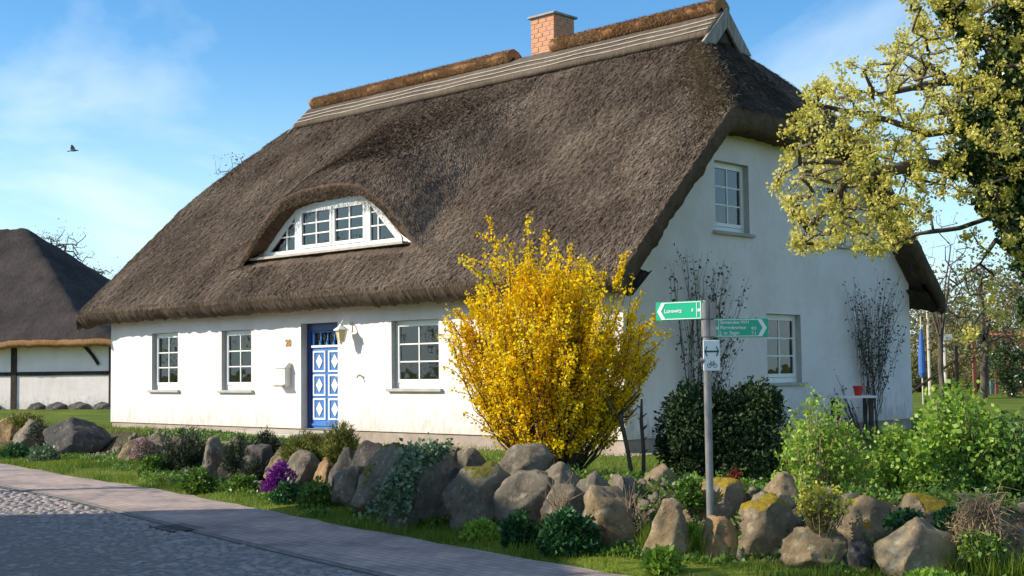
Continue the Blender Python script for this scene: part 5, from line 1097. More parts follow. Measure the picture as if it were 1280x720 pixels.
mound('pink_cushion', 178, 549, 574, 28, .12, MT['mid'], 0.035, 900, 'pale pink flower cushion on the leftmost boulders of the main wall', 'flower cushion', pull=-.3, flower=MT['pink'], fn=1200)
mound('leafy_mound', 246, 587, 613, 44, .05, MT['mid'], 0.06, 1500, 'round green leafy mound below the large rosemary shrub')
mound('leafy_mound', 600, 651, 673, 44, .05, MT['fresh'], 0.055, 1100, 'light yellow green leafy mound below the large domed boulder')
mound('leafy_mound', 649, 644, 681, 42, .05, MT['deep'], 0.055, 1700, 'small deep green leafy mound below the leaning oval boulder')
mound('leafy_mound', 712, 638, 687, 76, .05, MT['deep'], 0.055, 4200, 'largest deep green leafy mound in front of the boulders', pull=-.15)
mound('leafy_mound', 828, 682, 708, 46, .05, MT['fresh'], 0.06, 900, 'bright green low plant in front of the pyramid boulder', pull=-.2)
mound('leafy_mound', 560, 612, 634, 30, .16, MT['mid'], 0.06, 500, 'small green plant in the gap left of the large domed boulder', pull=-.1)
mound('leafy_mound', 20, 553, 572, 42, .05, MT['deep'], 0.07, 900, 'dark green leafy mound by the left picture edge', pull=-.3)
mound('leafy_mound', 54, 556, 576, 44, .05, MT['ivy_pale'], 0.07, 900, 'pale green leafy patch between the two left hand boulders', pull=-.3)
mound('lavender_tuft', 48, 527, 548, 30, .22, MT['needle'], 0.06, 900, 'grey green tuft between the two left hand boulders', pull=.2, aspect=.3)
mound('leafy_mound', 190, 566, 592, 36, .06, MT['mid'], 0.06, 900, 'green leafy plant below the pink flowers', pull=-.25)
mound('leafy_mound', 862, 596, 636, 36, .30, MT['mid'], 0.055, 900, 'green leafy plant right of the slanted wedge slab', pull=-.1)
mound('leafy_mound', 868, 648, 690, 34, .06, MT['fresh'], 0.05, 700, 'fresh green plant between the pyramid boulder and the sign post', pull=-.1)
mound('leafy_mound', 935, 636, 672, 32, .12, MT['mid'], 0.055, 700, 'green leafy plant right of the sign post between two mossy boulders')
mound('leafy_mound', 1132, 640, 660, 52, .16, MT['deep'], 0.05, 900, 'trailing green leaves between the two mossy boulders at right', pull=-.05)
mound('leafy_mound', 1190, 638, 660, 46, .18, MT['deep'], 0.05, 700, 'trailing green leaves right of the domed mossy boulder', pull=-.05)
mound('leafy_mound', 1160, 706, 730, 90, .03, MT['fresh'], 0.06, 1500, 'bright green leaves below the large pale boulder', pull=-.45)
mound('leafy_mound', 395, 600, 632, 46, .05, MT['mid'], 0.06, 1100, 'green leafy plant below the orange brown boulder', pull=-.2)
mound('leafy_mound', 360, 600, 626, 40, .05, MT['deep'], 0.055, 900, 'dark green leafy plant below the purple flower cushion', pull=-.25)
mound('leafy_mound', 300, 592, 614, 44, .05, MT['mid'], 0.06, 900, 'green leafy plant below the narrow upright tan boulder', pull=-.2)
mound('leafy_mound', 545, 556, 580, 60, .50, MT['deep'], 0.05, 900, 'low dark green leaves on the wall top left of the forsythia', pull=.4)
mound('red_plant', 918, 586, 604, 14, .50, MT['red_leaf'], 0.05, 70, 'small red leaved plant behind the mossy boulder at the post', pull=.2)
# ivy trailing down between the triangular and the flat faced boulder
g = dp(490, 640, 14.32); t = plant('trailing_ivy', (g[0], g[1], g[2] - 0.04), 'pale variegated ivy trailing down between two large boulders', 'ivy')
tb = Tubes(); PP = []
for k_ in range(26):
    u = np.linspace(0, 1, 14)[:, None]; e_ = np.array([rng.normal() * 0.10, rng.normal() * 0.05 - 0.05, rng.uniform(0.0, 0.3)]); s_ = np.array([rng.uniform(0.1, 0.62), 0.42 + rng.normal() * 0.06, 0.70 + rng.normal() * 0.03]); m_ = np.array([0.12, -0.04, 0.56]) + rng.normal(size=3) * 0.08
    q_ = s_ * (1 - u) ** 2 + 2 * m_ * u * (1 - u) + e_ * u ** 2; tb.add(q_, 0.004); PP.append(np.repeat(q_, 9, 0) + rng.normal(size=(len(q_) * 9, 3)) * 0.035)
P = np.concatenate(PP); V, F = leaves(P, 0.055, 0.8, 0.1); fobj('foliage', V, F, MT['ivy_pale'], t); tb.build('stems', MT['twig'], t)
# spurge
g, wd, ht = size_at(1026, 672, .10, 58, 62, -0.2); t = plant('spurge', g, 'yellow green spurge clump growing from the wall', 'plant'); tb = Tubes(); P1, P2 = [], []
for k_ in range(70):
    e_ = np.array([rng.normal() * wd * 0.26, rng.normal() * wd * 0.2, ht * rng.uniform(0.5, 1.0)]); b_ = e_ * [0.35, 0.35, 0]; tb.add([b_, (b_ + e_) / 2 + rng.normal(size=3) * 0.01, e_], 0.004); u = rng.uniform(0.2, 1, (16, 1)); P1.append(b_ + (e_ - b_) * u); P2.append(e_ + rng.normal(size=(14, 3)) * 0.022)
V, F = leaves(np.concatenate(P1), 0.045, 0.3, 0.1); fobj('foliage', V, F, MT['heath'], t); V, F = leaves(np.concatenate(P2), 0.03, 0.9, 0.4); fobj('flowers', V, F, MT['spurge'], t); tb.build('stems', MT['tan_twig'], t)
# dry root clump at right
g, wd, ht = size_at(1228, 664, .12, 92, 62, -0.15); t = plant('dry_clump', g, 'dry brown clump of old stalks hanging over the wall at right', 'plant'); tb = Tubes()
for k_ in range(190):
    a = rng.uniform(0, 6.28); r_ = rng.uniform(0.2, 1) ** 0.6; e_ = np.array([math.cos(a) * wd / 2 * r_, math.sin(a) * wd / 3 * r_ - 0.05, rng.uniform(-0.25, 0.34)]); m_ = e_ * 0.5 + np.array([0, 0, 0.12]) + rng.normal(size=3) * 0.04; tb.add([(rng.normal() * 0.05, rng.normal() * 0.05, 0), m_, e_], [0.005, 0.004, 0.002])
tb.build('stalks', MT['tan_twig'], t); P, d = ell(1400, (0, 0, 0.02), (wd / 2, wd / 3, ht * 0.5), 0.3, -0.6); V, F = leaves(P, 0.06, 0.14, 0.0); fobj('dry_leaves', V, F, MT['dry'], t); P, d = ell(420, (-0.05, -0.12, -0.1), (wd / 3, wd / 4, ht * 0.35), 0.4, -0.9); V, F = leaves(P, 0.05, 0.7, 0.1); fobj('foliage', V, F, MT['mid'], t)
for px, tp, bt, lab in ((700, 588, 640, 'dry reddish twigs above the largest leafy green mound'), (792, 600, 652, 'bare grey twigs between the rough brown boulder and the wedge slab')):
    g, wd, ht = size_at(px, bt, .15, 46, bt - tp, -.1); t = plant('dry_twigs', g, lab, 'twigs'); tb = Tubes()
    for k_ in range(26):
        e_ = np.array([rng.normal() * wd * 0.35, rng.normal() * 0.06, ht * rng.uniform(0.4, 1.0)]); b_ = np.array([rng.normal() * wd * 0.15, 0.05, -0.03]); tb.add([b_, (b_ + e_) / 2 + rng.normal(size=3) * 0.04, e_], [0.004, 0.003, 0.0015])
    tb.build('stalks', MT['tan_twig'], t)

# small stones and rubble packed between the boulders
n = 800; y = rng.uniform(10, 27, n); x = np.interp(y, WALL_Y, WALL_X) + rng.uniform(-0.05, 1.3, n) / 0.8; kp = visible(x, y); x, y = x[kp], y[kp]; n = len(x)
bm = bmesh.new(); bmesh.ops.create_icosphere(bm, subdivisions=2, radius=1.0); iv_ = np.array([v.co[:] for v in bm.verts]); if_ = np.array([[v.index for v in f.verts] for f in bm.faces]); bm.free()
sz = rng.uniform(0.03, 0.095, (n, 1, 1)) * rng.uniform(0.6, 1.25, (n, 1, 3)); jit = 1 + 0.16 * rng.normal(size=(n, len(iv_), 1)).clip(-1.5, 1.5); ang = rng.uniform(0, 6.28, n); R2 = np.stack([np.stack([np.cos(ang), -np.sin(ang)], 1), np.stack([np.sin(ang), np.cos(ang)], 1)], 1)
Vv = iv_[None] * sz * jit; Vv[..., :2] = np.einsum('nij,nkj->nki', R2, Vv[..., :2]); Vv = Vv + np.stack([x, y, ground_z(x, y) + 0.03], 1)[:, None, :]
rb = fobj('rubble', Vv.reshape(-1, 3), (if_[None] + len(iv_) * np.arange(n)[:, None, None]).reshape(-1, 3), ST['grey'], None, True); tag(rb, 'small stones packed between the boulders of the wall', 'rubble', kind='stuff')
# ------------------------------------------------------------------ forsythia
g = np.array([0.46, 16.3, 0.0]); g[2] = float(ground_z(g[0], g[1])); t = plant('forsythia_bush', g, 'tall forsythia bush covered in bright yellow flowers', 'bush')
tb = Tubes(); FP = []
def arc_(b_, m_, e_, u): return b_ * (1 - u) ** 2 + 2 * m_ * u * (1 - u) + e_ * u * u
for k_ in range(190):
    a = rng.uniform(0, 6.28); r_ = rng.uniform(0, 1) ** 0.55; topx = math.cos(a) * r_ * 1.28; topy = math.sin(a) * r_ * 1.15
    ht = (2.72 - 0.95 * r_ ** 3.0) * rng.uniform(0.66, 1.0); spike = rng.random() < 0.22
    if spike: ht += rng.uniform(0.15, 0.5)
    b_ = np.array([topx * 0.24 + rng.normal() * 0.07, topy * 0.26 + rng.normal() * 0.07, -0.05]); e_ = np.array([topx, topy, ht]); m_ = np.array([topx * 0.80, topy * 0.80, ht * 0.42]) + rng.normal(size=3) * 0.10
    u = np.linspace(0, 1, 12)[:, None]; q_ = arc_(b_, m_, e_, u) + rng.normal(size=(12, 3)) * 0.012; tb.add(q_, np.linspace(0.013, 0.003, 12))
    lo = 0.40 if r_ < 0.7 else 0.24; dens = rng.uniform(0.35, 1.25)
    nfl = int(150 * dens); uf = lo + (1 - lo) * rng.uniform(0, 1, (nfl, 1)); FP.append(arc_(b_, m_, e_, uf) + rng.normal(size=(nfl, 3)) * 0.026)
    for j in range(8):       # upright side shoots
        us = rng.uniform(0.30, 0.97); s_ = arc_(b_, m_, e_, us); d_ = unit(np.array([topx, topy, 0.0]) * 0.35 + rng.normal(size=3) * 0.33 + np.array([0, 0, 0.8])); ln = rng.uniform(0.15, 0.5); f_ = s_ + d_ * ln
        tb.add([s_, (s_ + f_) / 2 + rng.normal(size=3) * 0.02, f_], [0.005, 0.004, 0.002]); nfl = int(52 * dens * ln / 0.35); uf = rng.uniform(0.05, 1, (nfl, 1)); FP.append(s_ + (f_ - s_) * uf + rng.normal(size=(nfl, 3)) * 0.02)
for k_ in range(150):        # arching twigs of the base, only their ends in flower
    a = rng.uniform(0, 6.28); r_ = rng.uniform(0.3, 1.0); e_ = np.array([math.cos(a) * r_ * 1.12, math.sin(a) * r_ * 0.95, rng.uniform(0.35, 1.5)]); b_ = np.array([e_[0] * 0.2, e_[1] * 0.2, -0.03]); m_ = np.array([e_[0] * 0.6, e_[1] * 0.6, e_[2] * 0.75]) + rng.normal(size=3) * 0.08
    u = np.linspace(0, 1, 7)[:, None]; tb.add(arc_(b_, m_, e_, u), np.linspace(0.008, 0.003, 7)); uf = rng.uniform(0.4, 1, (48, 1)); FP.append(arc_(b_, m_, e_, uf) + rng.normal(size=(48, 3)) * 0.03)
P = np.concatenate(FP); P = P[P[:, 2] > 0.25]; V, F = leaves(P, 0.044, 0.7, 0.0); fobj('flowers', V, F, MT['forsythia'], t); tb.build('stems', MT['twig'], t)

# ------------------------------------------------------------------ evergreen bush, sapling, stake
def cloud_bush(name, c, r, n, leaf, mat, label, lobes=26, aspect=0.55, stems=True, twig='darktwig', zmin=-0.15, boxy=False):
    t = plant(name, (c[0], c[1], float(ground_z(c[0], c[1]))), label, 'bush'); LB = []
    r = np.array(r); PP, DD = [], []
    for k_ in range(lobes):
        q_, d_ = ell(1, (0, 0, r[2] * 0.55), r * [0.82, 0.82, 0.46], 0.4, -0.9)
        if boxy: q_ = (np.array([rng.uniform(-0.86, 0.86), rng.uniform(-0.8, 0.8), rng.uniform(0.12, 0.88)]) * r)[None]
        rr = rng.uniform(0.14, 0.36) * r.min() * 1.25; m_ = n // lobes; p_, e_ = ell(m_, q_[0], (rr, rr, rr), 0.45, -0.9); PP.append(p_); DD.append(e_ * 0.7 + d_[0] * 0.3)
    P, D_ = np.concatenate(PP), np.concatenate(DD); kp = P[:, 2] > 0.02; V, F = leaves(P[kp], leaf, aspect, 0.15, axis=D_[kp]); fobj('foliage', V, F, mat, t)
    tb = Tubes()
    for k_ in rng.choice(len(P), 70, replace=False): tb.add([(rng.normal() * 0.08, rng.normal() * 0.08, -0.03), P[k_] * [0.5, 0.5, 0.5] + rng.normal(size=3) * 0.05, P[k_]], [0.014, 0.009, 0.003])
    tb.build('stems', MT[twig], t); return t
cloud_bush('evergreen_bush', (2.48, 15.6), (0.70, 0.65, 1.22), 28000, 0.055, MT['evergreen'], 'large dark evergreen bush behind the sign post', 80, boxy=True)
g = dp(786, 596, 15.8); g[2] = float(ground_z(g[0], g[1])); t = plant('pruned_sapling', g, 'small dark pruned sapling with stubby branches right of the forsythia', 'tree'); t.scale = (1.16,) * 3
tb = Tubes(); tb.add([(0.04, 0, -0.05), (0.0, 0, 0.25), (-0.06, 0, 0.55), (-0.08, 0, 0.66)], [0.026, 0.022, 0.024, 0.03], 7)
tb.build('trunk', MT['darktwig'], t); tb = Tubes()
for k_ in range(11):
    a = rng.uniform(0, 6.28); e_ = np.array([-0.08 + math.cos(a) * 0.22, math.sin(a) * 0.2, 0.66 + rng.uniform(0.05, 0.32)]); tb.add([(-0.08, 0, 0.63), (np.array([-0.08, 0, 0.63]) + e_) / 2 + rng.normal(size=3) * 0.015 - [0, 0, 0.02], e_], [0.015, 0.010, 0.006], 5)
tb.build('stubs', MT['darktwig'], t)
g = dp(804, 596, 15.9); g[2] = float(ground_z(g[0], g[1])); t = plant('pruned_sapling', g, 'single upright dark pruned stem left of the evergreen bush', 'tree'); t.scale = (1.16,) * 3; tb = Tubes(); tb.add([(0, 0, -0.05), (0.01, 0, 0.3), (-0.01, 0, 0.6), (0, 0, 0.84)], [0.026, 0.022, 0.02, 0.012], 6); tb.build('trunk', MT['bark'], t); tb = Tubes()
for k_ in range(7):
    z = rng.uniform(0.25, 0.8); s_ = rng.choice([-1, 1]); tb.add([(0, 0, z), (s_ * 0.05, rng.normal() * 0.02, z + 0.04)], [0.01, 0.005], 5)
tb.build('stubs', MT['darktwig'], t)

# ------------------------------------------------------------------ leafing shrubs behind the wall on the right
def leafy_shrub(name, c, targets, leaf, mat, label, per=26, spread=0.09, r0=0.0035, stem='tan_twig', cat='shrub', nstem=7, aspect=0.7, lo=0.3, base=0.4):
    """many stems that fan up from a broad base, leafed along their upper part"""
    z0 = float(ground_z(c[0], c[1])); t = plant(name, (c[0], c[1], z0), label, cat); tb = Tubes(); LP = []
    for e_ in np.asarray(targets) - np.array([c[0], c[1], z0]):
        b_ = np.array([e_[0] * base + rng.normal() * 0.04, e_[1] * base + rng.normal() * 0.04, -0.04]); m_ = np.array([b_[0] * 0.6 + e_[0] * 0.4, b_[1] * 0.6 + e_[1] * 0.4, e_[2] * 0.62]) + rng.normal(size=3) * 0.04
        u = np.linspace(0, 1, 9)[:, None]; q_ = b_ * (1 - u) ** 2 + 2 * m_ * u * (1 - u) + e_ * u * u + rng.normal(size=(9, 3)) * 0.008; tb.add(q_, np.linspace(r0 * 2.2, r0 * 0.6, 9))
        nl = per * 8; uf = lo + (1 - lo) * rng.uniform(0, 1, (nl // 6 + 1, 1)); cl = b_ * (1 - uf) ** 2 + 2 * m_ * uf * (1 - uf) + e_ * uf * uf + rng.normal(size=(len(uf), 3)) * spread; LP.append(np.repeat(cl, 6, 0) + rng.normal(size=(len(cl) * 6, 3)) * leaf * 0.6)
    tb.build('stems', MT[stem], t); P = np.concatenate(LP); P = P[P[:, 2] > 0.03]; V, F = leaves(P, leaf, aspect, 0.25); fobj('foliage', V, F, mat, t); return t
def tgt(n, px0, px1, py0, py1, d0, d1, fn=None):
    out = []
    while len(out) < n:
        px, py = rng.uniform(px0, px1), rng.uniform(py0, py1)
        if fn is None or fn((px - px0) / (px1 - px0), (py - py0) / (py1 - py0)): out.append(dp(px, py, rng.uniform(d0, d1)))
    return out
roundtop = lambda u, v: v > 0.9 * (2 * abs(u - 0.5)) ** 2.2
leafy_shrub('rose_shrub', (3.0, 13.0), tgt(120, 968, 1095, 486, 600, 12.6, 13.6, roundtop), 0.048, MT['fresh'], 'loose leafing rose shrub with tan stems right of the evergreen bush', per=4, spread=0.05, lo=0.42)
leafy_shrub('leafy_bush', (4.45, 13.1), tgt(210, 1128, 1262, 478, 610, 12.5, 13.7, roundtop), 0.065, MT['fresh'], 'broad bright green leafy bush behind the right hand boulders', per=7, spread=0.07)
leafy_shrub('leafy_bush', (5.15, 12.9), tgt(120, 1225, 1330, 520, 625, 12.3, 13.4, roundtop), 0.06, MT['mid'], 'green leafy bush cut off by the right edge of the picture', per=7, spread=0.07)
leafy_shrub('young_shrub', (3.9, 13.6), tgt(50, 1092, 1150, 520, 605, 13.3, 14.0, roundtop), 0.055, MT['fresh'], 'small young shrub between the rose shrub and the broad bush', per=7, spread=0.05)
leafy_shrub('young_shrub', (4.3, 12.5), tgt(45, 1150, 1290, 572, 622, 12.2, 12.8, roundtop), 0.05, MT['mid'], 'low dark leafed growth directly behind the domed mossy boulder', per=10, spread=0.06)
leafy_shrub('thin_shrub', (7.3, 26.3), tgt(40, 985, 1050, 445, 500, 25.6, 26.6), 0.06, MT['climber_leaf'], 'thin reddish shrub against the gable wall beside the lower window', per=1, spread=0.05, stem='darktwig')

# ------------------------------------------------------------------ climbers on the gable wall
def climber(yb, zs, ylo, yhi, n, label):
    p = H(0.16, yb, -0.25); t = empty('wall_climber', tuple(p), HYAW, label, 'climber'); T = []
    for k_ in range(n):
        u = rng.uniform(-1, 1); z = zs[0] + (zs[1] - zs[0]) * rng.uniform(0, 1) ** 0.7; wdt = 0.35 + 0.65 * min(1, (z - zs[0]) / (zs[1] - zs[0]) * 1.6)
        T.append((rng.uniform(-0.08, 0.22), (ylo + yhi) / 2 - yb + u * (yhi - ylo) / 2 * wdt, z + 0.25))
    tb = Tubes(); LP = []
    for e_ in np.asarray(T):
        b_ = np.array([rng.uniform(-0.06, 0.08), rng.normal() * 0.16, -0.02]); m_ = np.array([rng.uniform(-0.08, 0.12), b_[1] * 0.8 + e_[1] * 0.35, e_[2] * 0.6]) + rng.normal(size=3) * [0.03, 0.16, 0.10]; u = np.linspace(0, 1, 10)[:, None]
        first = len(LP) < 13; lo = 0.0 if first else rng.uniform(0.45, 0.75); q_ = arc_(b_, m_, e_, lo + (1 - lo) * u) + rng.normal(size=(10, 3)) * 0.012; tb.add(q_, np.linspace(0.013 if first else 0.005, 0.0025, 10)); nl = 10; uf = lo + (1 - lo) * rng.uniform(0.35 if first else 0.1, 1, (nl, 1)); LP.append(arc_(b_, m_, e_, uf) + rng.normal(size=(nl, 3)) * [0.05, 0.05, 0.05])
    tb.build('stems', MT['darktwig'], t); P = np.concatenate(LP); P = P[P[:, 2] > 0.85]; V, F = leaves(P, 0.06, 0.6, 0.0); fobj('foliage', V, F, MT['climber_leaf'], t)
    tr = MB()
    for z in (0.9, 1.6, 2.3): tr.box((-0.12, (ylo + yhi) / 2 - yb - 0.45, z), (-0.10, (ylo + yhi) / 2 - yb + 0.45, z + 0.02))
    for dy in (-0.35, 0.0, 0.35): tr.box((-0.14, (ylo + yhi) / 2 - yb + dy, 0.4), (-0.121, (ylo + yhi) / 2 - yb + dy + 0.02, 2.7))
    tr.build('trellis', MT['palewood'], t); return t
climber(1.75, (0.6, 3.15), 1.05, 3.35, 90, 'dark bare climber on the gable wall directly behind the signs')
climber(7.75, (0.75, 3.10), 6.85, 9.35, 105, 'dark bare climber on the gable wall right of the lower window')

# garden table with a red pot near the gable
g = H(1.1, 5.3, 0.0); gz = float(ground_z(g[0], g[1])); t = plant('garden_table', (g[0], g[1], gz), 'white topped garden table behind the rose shrub', 'table')
q = MB(); q.box((-0.38, -0.3, 0.80), (0.38, 0.3, 0.84)); q.build('table_top', MT['white'], t)
for sx in (-0.3, 0.3):
    for sy in (-0.22, 0.22): q = MB(); q.box((sx - 0.03, sy - 0.03, -0.02), (sx + 0.03, sy + 0.03, 0.80)); q.build('leg', MT['soffit'], t)
q = MB(); q.ring([(0.06, 0.0), (0.085, 0.14), (0.095, 0.15), (0.095, 0.18), (0.07, 0.18)], 12); rp = q.build('flower_pot', MT['redpot']); rp.location = (g[0] + 0.12, g[1], gz + 0.84); tag(rp, 'small red pot on the white garden table', 'pot')

# ------------------------------------------------------------------ the flowering tree with ivy at the right edge
TX, TY = 7.7, 17.6; TZ = float(ground_z(TX, TY)); t = plant('maple_tree', (TX, TY, TZ), 'big spring tree with pale yellow blossom reaching in from the right', 'tree')
def tl(*pts): return [dp(a, b_, d) - np.array([TX, TY, TZ]) for a, b_, d in pts]
trunk = [(0, 0, -0.2), (-0.05, 0.0, 1.0), (0.05, 0, 2.2), (-0.1, 0, 3.3), (-0.05, 0, 4.4), (0.0, 0.1, 5.6), (0.1, 0, 6.8), (0.0, 0, 8.2)]
near = lambda z: np.array([0.0, 0, z])
limbs = [trunk,
 [near(3.3)] + tl((1250, 196, 17.5), (1205, 214, 17.3), (1150, 205, 17.0), (1105, 215, 16.8), (1060, 225, 16.6), (1030, 262, 16.5), (1000, 300, 16.4)),
 [tl((1105, 215, 16.8))[0]] + tl((1055, 205, 16.6), (1035, 202, 16.4), (1000, 205, 16.3), (975, 222, 16.2)),
 [near(3.3)] + tl((1255, 180, 17.6), (1215, 178, 17.5), (1195, 163, 17.3), (1160, 168, 17.2), (1110, 150, 17.0), (1060, 140, 16.9), (1020, 130, 16.8)),
 [near(4.4)] + tl((1260, 130, 17.6), (1190, 100, 17.6), (1150, 75, 17.5), (1120, 60, 17.6)),
 [tl((1190, 100, 17.6))[0]] + tl((1140, 110, 17.0), (1100, 118, 16.9), (1050, 112, 16.8)),
 [near(5.6)] + tl((1270, 60, 17.7), (1210, 20, 17.8), (1160, -20, 17.8), (1140, -60, 17.6)),
 [near(5.6), (0.9, 0.5, 7.0), (1.8, 0.6, 8.4)], [near(4.4), (1.2, -0.6, 5.6), (2.4, -1.0, 6.6)], [near(3.3), (0.9, 1.2, 4.6), (1.6, 2.6, 5.6)], [near(6.8), (-0.8, 0.8, 8.6), (-1.4, 1.0, 9.6)],
 [near(3.3)] + tl((1262, 262, 17.4), (1200, 285, 17.3), (1150, 292, 17.2)),
 [near(2.2)] + tl((1290, 330, 17.3), (1262, 312, 17.2), (1245, 300, 17.1), (1225, 330, 17.0)),
]
from math import inf
poly_px = [(962, 205), (985, 160), (1010, 110), (1050, 85), (1100, 60), (1118, 20), (1140, -70), (1300, -90), (1330, 330), (1270, 310), (1190, 230), (1150, 290), (1095, 320), (1040, 300), (985, 318), (1000, 285), (975, 250)]
def inside(px, py):
    c = False; n_ = len(poly_px); j = n_ - 1
    for i in range(n_):
        (xi, yi), (xj, yj) = poly_px[i], poly_px[j]
        if (yi > py) != (yj > py) and px < (xj - xi) * (py - yi) / (yj - yi) + xi: c = not c
        j = i
    return c
T = []
while len(T) < 800:
    px, py = rng.uniform(955, 1335), rng.uniform(-95, 330)
    if inside(px, py): T.append(dp(px, py, 17.0 + rng.normal() * 0.75 - (0.5 if px < 1100 else 0)) - np.array([TX, TY, TZ]))
for k_ in range(240):
    d_ = unit(rng.normal(size=3)); T.append(np.array([1.6, 0.6, 6.6]) + d_ * [3.2, 3.4, 3.2] * rng.uniform(0.4, 1))
for k_ in range(26): px, py = rng.uniform(1205, 1300), rng.uniform(290, 420); T.append(dp(px, py, 17.0 + rng.normal() * 0.3) - np.array([TX, TY, TZ]))
A, par, cnt, tips = grow(limbs, T, 0.16, 0.10, anchor=(0, 0, 4.5))
rad_tubes = skeleton_tubes(A, par, cnt, 0.0075, 0.47, 0.26); rad_tubes.build('trunk', MT['bark'], t)
tw = A[cnt <= 2]; rs_ = np.random.default_rng(5); sel = tw[rs_.random(len(tw)) < 0.85]
PP = []
for c_ in range(2):
    cl = sel[rng.random(len(sel)) < 0.6]; cl = cl + rng.normal(size=cl.shape) * 0.04; PP.append(np.repeat(cl, 28, 0) + rng.normal(size=(len(cl) * 28, 3)) * 0.04)
tp = A[tips]; PP.append(np.repeat(tp, 26, 0) + rng.normal(size=(len(tp) * 26, 3)) * 0.045)
P = np.concatenate(PP); V, F = leaves(P, 0.054, 0.65, -0.1); fobj('blossom', V, F, MT['blossom'], t)
# ivy that has climbed the trunk and limbs
iv = plant('tree_ivy', (TX, TY, TZ), 'dark glossy ivy mass climbing the trunk of the blossoming tree', 'ivy'); PP = []; tb = Tubes()
blobs = []
for px, py, d, r_ in [(1275, 20, 17.4, .55), (1262, 75, 17.3, .5), (1240, 110, 17.2, .45), (1275, 130, 17.2, .6), (1250, 160, 17.1, .5), (1275, 195, 17.1, .6), (1240, 205, 17.0, .42), (1215, 195, 17.0, .3), (1270, 245, 17.1, .55), (1240, 245, 17.0, .36), (1275, 285, 17.0, .42), (1205, 150, 17.1, .25), (1190, 15, 17.3, .28), (1215, 45, 17.4, .3), (1300, 60, 17.5, .7), (1310, 160, 17.4, .8), (1310, 250, 17.4, .7), (1300, 320, 17.4, .5), (1300, 390, 17.4, .4), (1320, -40, 17.4, .7), (1195, 205, 17.0, .22), (1178, 8, 17.2, .16)]:
    c_ = dp(px, py, d) - np.array([TX, TY, TZ]); blobs.append(c_); p_, d_ = ell(int(5600 * r_ ** 1.7 + 200), c_, (r_ * .75, r_ * .75, r_ * .85), 0.35, -1.0); PP.append(p_)
for z in np.arange(0.1, 4.5, 0.25): p_, d_ = ell(160, (-0.02, 0, z), (0.36, 0.36, 0.3), 0.7, -1.0); PP.append(p_)
P = np.concatenate(PP); V, F = leaves(P, 0.075, 0.75, -0.35); fobj('foliage', V, F, MT['ivy'], iv)
for c_ in blobs: s_ = np.array([0.0, 0, max(0.6, c_[2] - 1.0)]); tb.add([s_, (s_ + c_) / 2 + rng.normal(size=3) * 0.1, c_], [0.03, 0.02, 0.01], 5)
tb.build('stems', MT['bark'], iv)

# ------------------------------------------------------------------ trees further off
def tree(name, c, hgt, crown_r, crown_c, leaf, mat, label, n_t=150, per=14, spread=0.35, r0=0.012, bark='bark', trunk_h=None, group='trees in the background', fork=5, z0=None):
    z0 = float(ground_z(c[0], c[1])) if z0 is None else z0; t = empty(name, (c[0], c[1], z0), 0, label, 'tree', group); th = trunk_h or hgt * 0.35
    cc = np.array([0, 0, crown_c]); cr_ = np.array(crown_r); T = []
    lob = [unit(rng.normal(size=3)) for _ in range(7)]
    for k_ in range(n_t):
        d_ = unit(rng.normal(size=3)); s_ = 0.72 + 0.34 * max(float(d_ @ l_) for l_ in lob) ** 3; T.append(cc + d_ * cr_ * s_ * rng.uniform(0.35, 1.0) ** 0.6)
    T = [q_ for q_ in T if q_[2] > 0.4]; paths = [[(0, 0, -0.2), (rng.normal() * 0.1, rng.normal() * 0.1, th * 0.6), (rng.normal() * 0.15, rng.normal() * 0.15, th), (rng.normal() * 0.2, 0, min(hgt * 0.8, crown_c + cr_[2] * 0.5))]]
    tip = np.array(paths[0][2], float)
    for k_ in range(fork): q_ = T[rng.integers(len(T))]; paths.append([tip, tip + (q_ - tip) * 0.35 + [0, 0, 0.3], tip + (q_ - tip) * 0.8])
    A, par, cnt, tips = grow(paths, T, 0.4, 0.10, anchor=tip); skeleton_tubes(A, par, cnt, r0, 0.5, 0.4, sides=3).build('trunk', MT[bark], t)
    nod = A[cnt <= 3]; P = np.repeat(nod, per, 0) + rng.normal(size=(len(nod) * per, 3)) * spread; P = P[P[:, 2] > 0.1]; V, F = leaves(P, leaf, 0.6, 0.0); fobj('crown', V, F, mat, t); return t
def at(px, d): p = dp(px, 470, d); return (float(p[0]), float(p[1]))
tree('garden_tree', at(1228, 52), 6.2, (2.7, 2.6, 2.6), 3.7, 0.17, MT['olive'], 'loose olive green tree on the far side of the lawn', 190, 14, 0.3)
tree('far_tree', at(1160, 80), 6.2, (3.2, 3.0, 2.9), 3.2, 0.22, MT['ochre'], 'ochre budding tree just right of the gable corner', 150, 22, 0.5)
tree('far_tree', at(1200, 88), 5.6, (3.6, 3.0, 2.6), 2.8, 0.22, MT['olive'], 'olive tree behind the pale poles', 150, 22, 0.5)
tree('far_tree', at(1262, 84), 8.4, (3.8, 3.4, 4.0), 4.4, 0.24, MT['olive'], 'tall olive tree behind the red brown pergola', 160, 22, 0.5)
tree('far_tree', at(1300, 76), 8.0, (4.0, 3.4, 3.8), 4.2, 0.24, MT['ochre'], 'ochre tree at the right picture edge beyond the lawn', 150, 22, 0.5)
tree('far_tree', at(1130, 95), 7.4, (4.0, 3.4, 3.4), 3.8, 0.24, MT['ochre'], 'ochre tree half hidden behind the gable corner', 140, 22, 0.5)
tree('far_tree', at(1222, 100), 5.8, (4.2, 3.2, 2.8), 2.9, 0.24, MT['greenfar'], 'pale green tree far back between the poles and the pergola', 140, 22, 0.5)
tree('far_tree', at(1350, 90), 8.5, (4.4, 3.6, 4.0), 4.4, 0.24, MT['greenfar'], 'green tree beyond the right edge of the lawn', 100, 14, 0.5)
